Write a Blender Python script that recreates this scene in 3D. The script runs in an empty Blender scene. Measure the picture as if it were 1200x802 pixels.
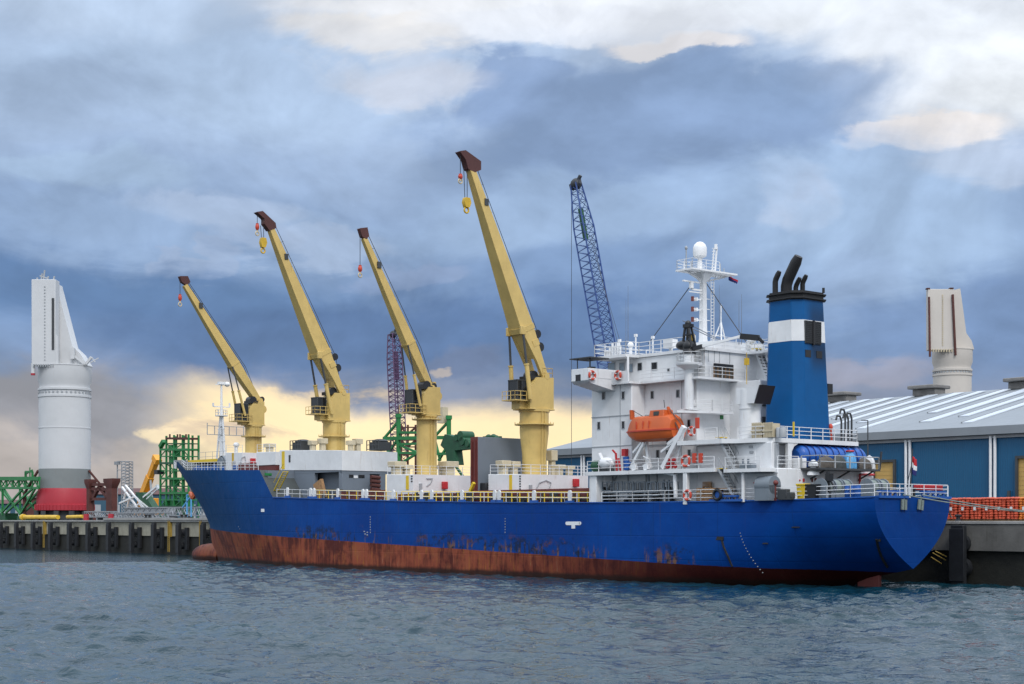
import bpy, bmesh, math, random
import numpy as np
from mathutils import Vector, Matrix
random.seed(7)
R = math.radians
sc = bpy.context.scene
COL = sc.collection

# ------------------------------------------------------------------ camera
cam = bpy.data.objects.new('camera', bpy.data.cameras.new('camera'))
COL.objects.link(cam)
cam.location = (0, 0, 5.7)
cam.rotation_euler = (R(90), 0, 0)
cam.data.lens = 54.0
cam.data.sensor_width = 36.0
cam.data.shift_y = 208 / 1200
cam.data.clip_start = 0.5
cam.data.clip_end = 9000
sc.camera = cam

# ------------------------------------------------------------------ node helper
def lin(c):
    return tuple(((v / 255) / 12.92 if v / 255 <= .04045 else ((v / 255 + .055) / 1.055) ** 2.4) for v in c[:3])

class Ex:
    def __init__(s, nt, k): s.nt, s.k = nt, k
    def _m(s, op, *a, clamp=False):
        n = s.nt.nodes.new('ShaderNodeMath'); n.operation = op; n.use_clamp = clamp
        for i, x in enumerate(a):
            if isinstance(x, Ex): s.nt.links.new(x.k, n.inputs[i])
            else: n.inputs[i].default_value = x
        return Ex(s.nt, n.outputs[0])
    def __add__(s, o): return s._m('ADD', s, o)
    __radd__ = __add__
    def __sub__(s, o): return s._m('SUBTRACT', s, o)
    def __rsub__(s, o): return s._m('SUBTRACT', o, s)
    def __mul__(s, o): return s._m('MULTIPLY', s, o)
    __rmul__ = __mul__
    def __truediv__(s, o): return s._m('DIVIDE', s, o)
    def __pow__(s, o): return s._m('POWER', s, o)
    def mx(s, o): return s._m('MAXIMUM', s, o)
    def mn(s, o): return s._m('MINIMUM', s, o)
    def exp(s): return s._m('EXPONENT', s)
    def ab(s): return s._m('ABSOLUTE', s)
    def fn(s, op, *o): return s._m(op, s, *o)
    def clamp(s): return s._m('ADD', s, 0.0, clamp=True)
    def ss(s, a, b):                      # smooth ramp a..b -> 0..1
        n = s.nt.nodes.new('ShaderNodeMapRange'); n.interpolation_type = 'SMOOTHSTEP'
        s.nt.links.new(s.k, n.inputs[0])
        n.inputs[1].default_value = a; n.inputs[2].default_value = b
        return Ex(s.nt, n.outputs[0])

def xyz(nt, sock):
    n = nt.nodes.new('ShaderNodeSeparateXYZ'); nt.links.new(sock, n.inputs[0])
    return [Ex(nt, n.outputs[i]) for i in range(3)]
def vec(nt, x, y, z):
    n = nt.nodes.new('ShaderNodeCombineXYZ')
    for i, v in enumerate((x, y, z)):
        if isinstance(v, Ex): nt.links.new(v.k, n.inputs[i])
        else: n.inputs[i].default_value = v
    return n.outputs[0]
def noise(nt, v, scale, detail=4, rough=.55, dist=0.0, off=None):
    if off is not None:
        a = nt.nodes.new('ShaderNodeVectorMath'); a.operation = 'ADD'
        nt.links.new(v, a.inputs[0]); a.inputs[1].default_value = off; v = a.outputs[0]
    n = nt.nodes.new('ShaderNodeTexNoise'); nt.links.new(v, n.inputs['Vector'])
    n.inputs['Scale'].default_value = scale; n.inputs['Detail'].default_value = detail
    n.inputs['Roughness'].default_value = rough; n.inputs['Distortion'].default_value = dist
    return Ex(nt, n.outputs[0])
def mixc(nt, f, a, b):
    n = nt.nodes.new('ShaderNodeMix'); n.data_type = 'RGBA'; n.clamp_factor = True
    if isinstance(f, Ex): nt.links.new(f.k, n.inputs[0])
    else: n.inputs[0].default_value = f
    for i, c in ((6, a), (7, b)):
        if isinstance(c, (tuple, list)): n.inputs[i].default_value = (*c[:3], 1)
        else: nt.links.new(c, n.inputs[i])
    return n.outputs[2]

# ------------------------------------------------------------------ world: Nishita sky behind layered cloud
SUN_EL, SUN_AZ = 46, 165           # az: degrees clockwise from +Y (view direction)
w = bpy.data.worlds.new('World'); sc.world = w; w.use_nodes = True
nt = w.node_tree; nt.nodes.clear()
tc = nt.nodes.new('ShaderNodeTexCoord')
dx, dy, dz = xyz(nt, tc.outputs['Generated'])
az = dx.fn('ARCTAN2', dy)                       # radians, 0 = view axis
el = dz.fn('ARCSINE')
PX = az * 1800.0 + 600.0                        # angular picture-like units, true on the whole sphere
PY = 609.0 - el * 1800.0
cv = vec(nt, az, el * 2.1, 0.0)
cv2 = vec(nt, az, el * 3.6, 3.0)
cv3 = vec(nt, az, el * 1.35, 7.0)
n1 = noise(nt, vec(nt, az, el * 1.5, 0.0), 5.5, 8, .56, .5)
n2 = noise(nt, vec(nt, az, el * 1.5, 0.0), 14.0, 9, .58, .4, (3, 7, 1))
n3 = noise(nt, cv2, 3.2, 7, .55, .5, (9, 2, 4))
wx = PX + (n1 - .5) * 260.0 + (n2 - .5) * 90.0
wy = PY + (n3 - .5) * 170.0 + (n2 - .5) * 70.0
def blob(cx, cy, sx, sy, lo=.35, hi=.75, det=.5):
    a = (wx - cx) / sx; b = (wy - cy) / sy
    g = ((a * a + b * b) * -1.0).exp() + (n2 - .5) * det
    return g.ss(lo, hi)
# base vertical layering
col = mixc(nt, wy.ss(60, 330), lin((174, 198, 228)), lin((119, 151, 192)))
col = mixc(nt, wy.ss(380, 520), col, lin((137, 145, 167)))
B = [  # cx, cy, sx, sy, colour, strength, lo, hi
 (230, 110, 330, 60, (173, 199, 229), .8, .2, .8),
 (10, 10, 120, 40, (163, 183, 207), .7, .2, .8),
 (150, 40, 200, 40, (189, 212, 239), .8, .2, .8),
 (90, 135, 120, 40, (151, 175, 205), .7, .2, .8),
 (560, 15, 300, 50, (240, 242, 246), .95, .25, .75),
 (450, 60, 130, 26, (240, 236, 232), .7, .25, .75),
 (860, 20, 300, 50, (240, 246, 253), .9, .2, .8),
 (460, 105, 110, 26, (206, 216, 232), .6, .3, .8),
 (1120, 90, 200, 110, (236, 243, 252), .97, .2, .75),
 (1190, 130, 110, 70, (240, 246, 252), .9, .2, .8),
 (1075, 186, 105, 30, (248, 242, 240), .9, .36, .60),
 (1010, 205, 40, 14, (240, 232, 228), .8, .3, .7),
 (905, 255, 52, 34, (204, 208, 222), .8, .36, .66),
 (770, 165, 260, 90, (130, 160, 200), .9, .2, .66),
 (930, 125, 150, 44, (134, 164, 203), .8, .22, .66),
 (595, 105, 62, 36, (134, 163, 203), .85, .28, .56),
 (480, 112, 90, 16, (206, 212, 226), .5, .25, .8),
 (770, 72, 100, 16, (244, 240, 240), .85, .34, .62),
 (700, 240, 220, 45, (162, 192, 226), .6, .2, .8),
 (260, 255, 320, 36, (158, 188, 224), .6, .3, .8),
 (90, 205, 150, 26, (172, 201, 230), .5, .3, .8),
 (245, 236, 110, 22, (180, 200, 228), .6, .28, .72),
 (290, 262, 60, 16, (176, 196, 226), .5, .3, .7),
 (385, 262, 80, 22, (178, 198, 226), .55, .28, .72),
 (215, 285, 60, 20, (164, 184, 214), .6, .4, .6),
 (480, 300, 90, 26, (146, 168, 204), .6, .38, .6),
 (120, 335, 330, 52, (88, 127, 174), .9, .15, .75),
 (420, 400, 330, 72, (82, 117, 164), .9, .15, .75),
 (700, 410, 240, 62, (90, 125, 172), .85, .2, .8),
 (1020, 290, 220, 100, (166, 196, 230), .85, .2, .8),
 (1120, 400, 200, 60, (113, 145, 189), .85, .2, .8),
 (1010, 445, 60, 24, (168, 164, 178), .6, .2, .8),
 (960, 340, 80, 40, (147, 174, 211), .5, .2, .8),
 (60, 500, 300, 62, (152, 152, 160), .95, .15, .7),
 (130, 560, 220, 50, (186, 176, 172), .9, .2, .8),
 (330, 490, 130, 18, (252, 218, 166), .6, .3, .7),
 (225, 500, 30, 14, (252, 228, 186), .8, .3, .7),
 (330, 500, 50, 22, (178, 158, 158), .6, .3, .7),
 (540, 448, 60, 30, (108, 128, 164), .9, .3, .7),
 (518, 466, 16, 10, (214, 196, 178), .6, .3, .8),
 (690, 45, 200, 26, (232, 238, 248), .8, .3, .6),
 (1150, 225, 90, 24, (206, 218, 236), .5, .25, .8),
]
for cx, cy, sx, sy, c, s, lo, hi in B:
    col = mixc(nt, blob(cx, cy, sx, sy, lo, hi) * s, col, lin(c))
# clear warm strip under the cloud base
by = PY + (n1 - .5) * 70.0 + (n2 - .5) * 46.0 + (PX.ss(420, 180)) * 34.0
band = by.ss(462, 494) * (PX + (n1 - .5) * 160.0).ss(165, 300) * (PX + (n3 - .5) * 120.0).ss(840, 700)
col = mixc(nt, band, col, mixc(nt, PY.ss(470, 590), (1.12, .86, .50), (1.15, .90, .46)))
wisp = (noise(nt, cv2, 7.0, 8, .6, .5, (2, 2, 9))).ss(.54, .66) * PY.ss(545, 500) * PX.ss(430, 330) * band
col = mixc(nt, wisp * .8, col, lin((186, 164, 160)))
# soft small scale billows over everything
bil = noise(nt, cv, 9.0, 9, .62, .6, (1, 5, 8))
r1 = noise(nt, cv3, 7.0, 6, .52, .7, (6, 2, 2)); r2 = noise(nt, cv3, 7.0, 6, .52, .7, (6.012, 1.97, 2))      # puffs: lit on their upper side
s1_ = noise(nt, cv3, 19.0, 5, .55, .5, (1, 2, 2)); s2_ = noise(nt, cv3, 19.0, 5, .55, .5, (1.004, 1.989, 2))
relief = ((r1 - r2) * 1.0 + (s1_ - s2_) * .40).mx(-.14).mn(.18)
relief = relief * (1.0 - band * .75)
hs = nt.nodes.new('ShaderNodeHueSaturation'); nt.links.new(col, hs.inputs['Color'])
nt.links.new((.90 + bil * .26 + relief).k, hs.inputs['Value']); hs.inputs['Saturation'].default_value = .93; hs.inputs['Hue'].default_value = .504
col = hs.outputs[0]
# the rest of the dome: bright broken overcast overhead and behind
over_ = mixc(nt, noise(nt, cv, 2.5, 6, .6, .4, (4, 4, 0)).ss(.28, .52), (.50, .64, .90), (1.28, 1.40, 1.56))
vm = nt.nodes.new('ShaderNodeVectorMath'); vm.operation = 'SCALE'; nt.links.new(over_, vm.inputs[0]); nt.links.new((el.mx(0.0).fn('SINE') * 1.15 + .40).k, vm.inputs['Scale']); over = vm.outputs[0]
ang = (az.ab().ss(.45, .9)).mx(el.ss(.33, .56))
col = mixc(nt, ang, col, over)
col = mixc(nt, el.ss(.0, -.06), col, (.10, .12, .14))
bgc = nt.nodes.new('ShaderNodeBackground'); nt.links.new(col, bgc.inputs[0]); bgc.inputs[1].default_value = 1.0
sky = nt.nodes.new('ShaderNodeTexSky'); sky.sky_type = 'NISHITA'; sky.sun_disc = False
sky.sun_elevation = R(SUN_EL); sky.sun_rotation = R(SUN_AZ)
bgs = nt.nodes.new('ShaderNodeBackground'); nt.links.new(sky.outputs[0], bgs.inputs[0]); bgs.inputs[1].default_value = .08
mxs = nt.nodes.new('ShaderNodeMixShader'); mxs.inputs[0].default_value = .93
nt.links.new(bgs.outputs[0], mxs.inputs[1]); nt.links.new(bgc.outputs[0], mxs.inputs[2])
out = nt.nodes.new('ShaderNodeOutputWorld'); nt.links.new(mxs.outputs[0], out.inputs[0])
w.cycles.sampling_method = 'MANUAL'; w.cycles.sample_map_resolution = 512

sun = bpy.data.objects.new('sun', bpy.data.lights.new('sun', 'SUN')); COL.objects.link(sun)
sun.data.energy = 1.6; sun.data.angle = R(16); sun.data.color = (1, .95, .90)
sd = Vector((math.sin(R(SUN_AZ)) * math.cos(R(SUN_EL)), math.cos(R(SUN_AZ)) * math.cos(R(SUN_EL)), math.sin(R(SUN_EL))))
sun.rotation_euler = sd.to_track_quat('Z', 'Y').to_euler()
vs = sc.view_settings
vs.view_transform = 'Standard'; vs.look = 'None'; vs.exposure = 0; vs.gamma = 1; vs.use_curve_mapping = False
sc.cycles.max_bounces = 5; sc.cycles.diffuse_bounces = 2; sc.cycles.glossy_bounces = 3
sc.cycles.use_denoising = True

# ------------------------------------------------------------------ frame of the quay and the ship
F_, HZ = 1800., 5.7
TH = R(39.6)
U = (-math.sin(TH), math.cos(TH)); V = (math.cos(TH), math.sin(TH))
OX, OY = 33.24826989796947, 127.29743345396115
ROT = math.pi / 2 + TH
def W(x, y, z=0.):          # ship/quay frame (x along, y to the water side) -> world
    return Vector((OX + x * U[0] - y * V[0], OY + x * U[1] - y * V[1], z))
def S(px, y):               # where along the berth a sight line of bearing px meets the line y
    c = (px - 600) / F_
    bx = OX - y * V[0]; by = OY - y * V[1]
    return (c * by - bx) / (U[0] - c * U[1])
def Z(py, x, y):            # height seen at py, for a point at x, y
    return HZ - (py - 609) / F_ * (OY + x * U[1] - y * V[1])

# ------------------------------------------------------------------ materials
M = {}
def mat(name, rgb, rough=.5, metal=0., var=.12, vscale=.6, streak=0., scol=(.16, .07, .03), bump=.0, bscale=8., spec=.5, speck=0.):
    m = bpy.data.materials.new(name); m.use_nodes = True; nt = m.node_tree
    b = nt.nodes['Principled BSDF']
    tc = nt.nodes.new('ShaderNodeTexCoord'); o = tc.outputs['Object']
    x, y, z = xyz(nt, o)
    a = noise(nt, o, vscale, 5, .6)
    a2 = noise(nt, o, vscale * 7, 4, .6, 0, (5, 1, 3))
    c = mixc(nt, (a - .35) * 2.2, tuple(v * (1 - var) for v in rgb), tuple(min(1, v * (1 + var * .7)) for v in rgb))
    c = mixc(nt, a2.ss(.55, .8) * min(1, var * 1.6), c, tuple(v * .62 for v in rgb))
    if streak:
        sv = vec(nt, x * 3.2, y * 3.2, z * .22)
        st = noise(nt, sv, 1.3, 5, .65); pt = noise(nt, o, .55, 3, .5, 0, (8, 8, 2))
        c = mixc(nt, (st.ss(.56, .74) * pt.ss(.42, .66)) * streak, c, scol)
    if speck:
        c = mixc(nt, noise(nt, o, 4.5, 6, .7, 0, (2, 9, 4)).ss(.66, .72) * speck, c, scol)
    if name == 'funnel_blue':
        q = (z - 20.4) / 1.5; q2 = (z - 23.4) / 1.6
        so = ((q * q * -1.0).exp() + (q2 * q2 * -1.0).exp() * .8 + a * .5 - .25) * x.ss(11.4, 10.6) * (y + .6).ab().ss(1.9, .5)
        c = mixc(nt, so.clamp() * .75, c, (.012, .016, .024))
    nt.links.new(c, b.inputs['Base Color'])
    nt.links.new((a2 * .25 + (rough - .12)).clamp().k, b.inputs['Roughness'])
    b.inputs['Metallic'].default_value = metal
    b.inputs['Specular IOR Level'].default_value = spec
    if bump:
        bp = nt.nodes.new('ShaderNodeBump'); bp.inputs['Strength'].default_value = bump; bp.inputs['Distance'].default_value = .05
        nt.links.new(noise(nt, o, bscale, 5, .6).k, bp.inputs['Height']); nt.links.new(bp.outputs[0], b.inputs['Normal'])
    M[name] = m
    return m
mat('white_paint', (.74, .75, .76), .45, var=.10, streak=.7, scol=(.34, .22, .13), speck=.4)
mat('white_clean', (.78, .79, .80), .45, var=.05)
mat('tower_white', (.60, .61, .62), .5, var=.09, vscale=.12, streak=.3, scol=(.40, .36, .30))
mat('tower_cream', (.57, .53, .48), .5, var=.09, vscale=.12, streak=.3, scol=(.40, .33, .25))
mat('crane_yellow', (.62, .44, .145), .45, var=.14, streak=.6, scol=(.27, .16, .06), speck=.3)
mat('vent_cream', (.56, .48, .33), .5, var=.12, streak=.5, scol=(.25, .16, .08))
mat('head_brown', (.085, .025, .022), .6, var=.2, streak=.4)
mat('funnel_blue', (.001, .085, .26), .5, spec=.2, var=.12, streak=.25, scol=(.01, .04, .12))
mat('soot_black', (.014, .014, .016), .6, var=.3)
mat('black_paint', (.012, .013, .016), .4, var=.2)
mat('dark_glass', (.012, .015, .02), .15, var=.05)
mat('pale_glass', (.25, .33, .40), .15, var=.15, vscale=3)
mat('grey_paint', (.17, .20, .23), .5, var=.12, streak=.4, scol=(.12, .08, .06))
mat('light_grey', (.36, .38, .40), .5, var=.1, streak=.3, scol=(.2, .15, .1))
mat('dark_grey', (.05, .055, .06), .6, var=.25)
mat('deck_red', (.15, .03, .025), .6, var=.25, streak=.3)
mat('hatch_grey', (.17, .20, .24), .5, var=.06, streak=.25, scol=(.13, .11, .1))
mat('deck_green', (.06, .07, .07), .7, var=.2)
mat('orange', (.60, .115, .022), .45, var=.12, streak=.3, scol=(.35, .08, .02))
mat('orange_red', (.55, .06, .03), .5, var=.12)
mat('red', (.5, .025, .03), .5, var=.15)
mat('tower_red', (.40, .025, .04), .5, var=.12, vscale=.2, streak=.3, scol=(.25, .04, .04))
mat('tower_grey', (.21, .23, .23), .55, var=.1, vscale=.2, streak=.3)
mat('ship_yellow', (.66, .42, .03), .5, var=.18, streak=.3)
mat('safety_yellow', (.72, .50, .02), .5, var=.12)
mat('rail_white', (.72, .73, .74), .5, var=.12, speck=.3)
mat('blue_tarp', (.01, .10, .42), .4, var=.18, vscale=2, bump=.5, bscale=4)
mat('sky_tarp', (.10, .36, .66), .45, var=.15, vscale=3, bump=.6, bscale=6)
mat('brown_tarp', (.10, .085, .07), .7, var=.3, vscale=3, bump=.6, bscale=6)
mat('bright_blue', (.01, .09, .36), .45, var=.15)
mat('wood', (.36, .20, .09), .7, var=.3, vscale=3)
mat('green_paint', (.015, .20, .05), .5, var=.25, vscale=.8, streak=.4, scol=(.05, .08, .02))
mat('green_dark', (.01, .085, .035), .55, var=.3, streak=.4)
mat('rust_brown', (.10, .028, .022), .7, var=.3, streak=.3)
mat('lattice_blue', (.02, .06, .22), .5, var=.2)
mat('lattice_purple', (.10, .05, .12), .55, var=.2)
mat('galvanised', (.34, .36, .38), .5, metal=.3, var=.25, vscale=2)
mat('boom_yellow', (.80, .34, .02), .45, var=.12)
mat('wire', (.03, .035, .045), .6, var=.1)
mat('wire_light', (.16, .18, .22), .6, var=.1)
mat('rope', (.20, .24, .22), .8, var=.2, vscale=6)
mat('concrete', (.135, .13, .12), .85, var=.3, vscale=.5, streak=.7, scol=(.07, .065, .055), bump=.4, bscale=5)
mat('concrete_pale', (.33, .325, .31), .85, var=.18, vscale=.5, streak=.4, scol=(.12, .11, .1), bump=.3, bscale=5)
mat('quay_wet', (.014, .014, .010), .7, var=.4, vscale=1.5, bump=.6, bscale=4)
mat('fender_black', (.014, .016, .020), .6, var=.4, vscale=1.5)
mat('quay_yellow', (.42, .28, .05), .6, var=.35, streak=.6)
mat('asphalt', (.07, .07, .07), .9, var=.2, vscale=.3)
mat('roof_grey', (.23, .255, .28), .5, var=.10, vscale=.15, streak=.2, scol=(.3, .3, .3))
mat('skylight', (.55, .60, .66), .35, var=.06, vscale=.2)
mat('roof_trim', (.30, .32, .34), .6, var=.1)  # light grey of the fascia and roof seams
mat('vent_metal', (.20, .19, .18), .6, var=.3, vscale=1)
mat('door_ochre', (.52, .33, .10), .6, var=.05, vscale=.4)
mat('far_blue', (.03, .09, .14), .7, var=.15, vscale=.1)
mat('far_land', (.05, .055, .06), .9, var=.2, vscale=.05)
mat('bag_red', (.62, .10, .045), .6, var=.35, vscale=5, bump=.5, bscale=12)
mat('bag_orange', (.72, .20, .03), .6, var=.3, vscale=5, bump=.5, bscale=12)
mat('quay_panel', (.34, .32, .25), .85, var=.25, vscale=.8, streak=.6, scol=(.10, .09, .06), bump=.3)
mat('paper', (.7, .7, .7), .7, var=.05)
mat('pallet', (.20, .13, .07), .8, var=.3, vscale=4)
mat('flag_blue', (.015, .02, .14), .7, var=.1)
mat('flag_red', (.5, .02, .03), .7, var=.1)

def wall_blue():
    m = bpy.data.materials.new('cladding_blue'); m.use_nodes = True; nt = m.node_tree
    b = nt.nodes['Principled BSDF']; o = nt.nodes.new('ShaderNodeTexCoord').outputs['Object']
    x, y, z = xyz(nt, o)
    a = noise(nt, o, .25, 4, .5); a2 = noise(nt, vec(nt, x * 2.0, y, z * .1), 1.0, 4, .6)
    c = mixc(nt, a * .6 + a2 * .4, (.002, .070, .165), (.004, .100, .215))
    rib = (x * 20.9).fn('SINE')
    nt.links.new(c, b.inputs['Base Color']); b.inputs['Roughness'].default_value = .5
    bp = nt.nodes.new('ShaderNodeBump'); bp.inputs['Strength'].default_value = .35; bp.inputs['Distance'].default_value = .04
    nt.links.new(rib.k, bp.inputs['Height']); nt.links.new(bp.outputs[0], b.inputs['Normal'])
    M['cladding_blue'] = m
wall_blue()

def hull_mat():
    m = bpy.data.materials.new('hull_paint'); m.use_nodes = True; nt = m.node_tree
    b = nt.nodes['Principled BSDF']; o = nt.nodes.new('ShaderNodeTexCoord').outputs['Object']
    x, y, z = xyz(nt, o)
    big = noise(nt, o, .12, 5, .6); mid = noise(nt, o, .9, 6, .65, .2)
    blue = mixc(nt, big.ss(.35, .68), (.001, .040, .22), (.001, .058, .29))
    blue = mixc(nt, x.ss(70, 118) * .75, blue, (.002, .070, .165))       # blue turns greener towards the bow
    blue = mixc(nt, noise(nt, vec(nt, x * 1.2, y * 1.2, z * .12), 1.0, 5, .6, 0, (3, 3, 3)).ss(.55, .8) * .45, blue, (.008, .05, .12))
    line = z - (x * .0275 + 1.22) + (mid - .5) * .12
    # scrapes from the fenders, just over the boot top
    def bump1(c, s_): return (((x - c) / s_) * ((x - c) / s_) * -1.0).exp()
    zone = (bump1(78, 6.5) + bump1(39, 9.5) + bump1(20, 2.6) + bump1(52, 5.) * .7 + bump1(57.3, 1.) + bump1(66, 4.) * .5).clamp()
    scr = (noise(nt, vec(nt, x * 1.1, 0., z * 1.3), .9, 7, .72, 0, (1, 2, 6)) + zone * .16).ss(.61, .72) * line.ss(2.3, 1.0) * line.ss(-.1, .15) * zone.ss(.1, .5)
    vst = (noise(nt, vec(nt, x * 2.2, 0., z * .25), 1.0, 4, .6, 0, (11, 0, 0)) + zone * .12).ss(.60, .69) * line.ss(1.7, .2) * zone.ss(.05, .5)
    tall = (noise(nt, vec(nt, x * 1.1, 0., z * .1), 1.0, 4, .65, 0, (31, 0, 0)) + zone * .05).ss(.66, .72) * line.ss(4.2, 2.0)
    blue = mixc(nt, tall * .5, blue, (.03, .035, .05))
    blue = mixc(nt, scr * .7, blue, mixc(nt, mid.ss(.50, .62), (.010, .016, .024), (.11, .045, .022)))
    blue = mixc(nt, vst * .85, blue, mixc(nt, mid.ss(.45, .6), (.02, .02, .02), (.19, .10, .045)))
    scup = noise(nt, vec(nt, x * 2.4, 0., z * .05), 1.0, 3, .6, 0, (50, 0, 0)).ss(.64, .72) * z.ss(3.0, 7.4)
    blue = mixc(nt, scup * .45, blue, (.05, .045, .05))
    seam = ((((x / 7.3).fn('FRACT') - .5).ab().ss(.492, .498)) + (((z / 2.1).fn('FRACT') - .5).ab().ss(.478, .492))).clamp()
    blue = mixc(nt, seam * .3, blue, (.004, .02, .07))
    # oxide red boot top with vertical rust and pale salt streaks
    sv = vec(nt, x * 1.2, y * .8, z * .16)
    s1 = noise(nt, sv, 1.2, 6, .7); s2 = noise(nt, sv, 2.6, 5, .7, 0, (4, 1, 1))
    pch = noise(nt, o, .28, 5, .6, .4, (3, 3, 3))
    red = mixc(nt, (s1 * .6 + pch * .6).ss(.50, .68), (.085, .020, .016), (.27, .068, .036))
    red = mixc(nt, noise(nt, o, .35, 4, .6, 0, (3, 0, 9)).ss(.5, .7) * .6, red, (.30, .10, .045))
    red = mixc(nt, s2.ss(.54, .66) * pch.ss(.42, .56) * .9, red, (.33, .12, .03))
    red = mixc(nt, (s1.ss(.60, .70)) * z.ss(2.6, .5) * .6, red, (.36, .27, .17))
    red = mixc(nt, (noise(nt, sv, 3.1, 5, .7, 0, (0, 7, 3)).ss(.62, .72)) * .55, red, (.04, .02, .016))
    red = mixc(nt, x.ss(52, 16) * .95, red, (.032, .006, .006))  # darker rust going aft, with the stern's shade painted in towards black
    c = mixc(nt, line.ss(-.03, .03), red, blue)
    wet = z + (mid - .5) * .5
    c = mixc(nt, wet.ss(.75, .30) * .9, c, (.022, .012, .010))
    nt.links.new(c, b.inputs['Base Color'])
    nt.links.new((mid * .25 + .38).k, b.inputs['Roughness']); b.inputs['Specular IOR Level'].default_value = .12
    bp = nt.nodes.new('ShaderNodeBump'); bp.inputs['Strength'].default_value = .5; bp.inputs['Distance'].default_value = .12
    fr = (((x / 2.4).fn('FRACT') - .5).ab().ss(.5, .47)) * .12 + (((z / 2.1).fn('FRACT') - .5).ab().ss(.5, .46)) * .12
    nt.links.new((noise(nt, o, .55, 3, .5) + fr).k, bp.inputs['Height']); nt.links.new(bp.outputs[0], b.inputs['Normal'])
    M['hull_paint'] = m
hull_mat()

def water_mat():
    m = bpy.data.materials.new('sea_water'); m.use_nodes = True; nt = m.node_tree
    b = nt.nodes['Principled BSDF']; o = nt.nodes.new('ShaderNodeTexCoord').outputs['Object']
    a = noise(nt, o, .05, 4, .6)
    c = mixc(nt, a.ss(.35, .65), (.003, .022, .034), (.005, .033, .048))
    nt.links.new(c, b.inputs['Base Color']); b.inputs['Roughness'].default_value = .03
    b.inputs['IOR'].default_value = 1.36
    bp = nt.nodes.new('ShaderNodeBump'); bp.inputs['Strength'].default_value = .65; bp.inputs['Distance'].default_value = .05
    x, y, z = xyz(nt, o)
    rd = 1.0 - (noise(nt, vec(nt, x * .8, y * 1.1, 5.), 1.5, 3, .55, .5) * 2.0 - 1.0).ab()
    h = rd * 2.7 + noise(nt, vec(nt, x * .8, y * 1.3, 0.), 3.2, 4, .6, .4) * .55 + noise(nt, vec(nt, x * .8, y * 1.2, 2.), 9.0, 3, .6, .3) * .12
    nt.links.new(h.k, bp.inputs['Height']); nt.links.new(bp.outputs[0], b.inputs['Normal'])
    M['sea_water'] = m
water_mat()

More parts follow.
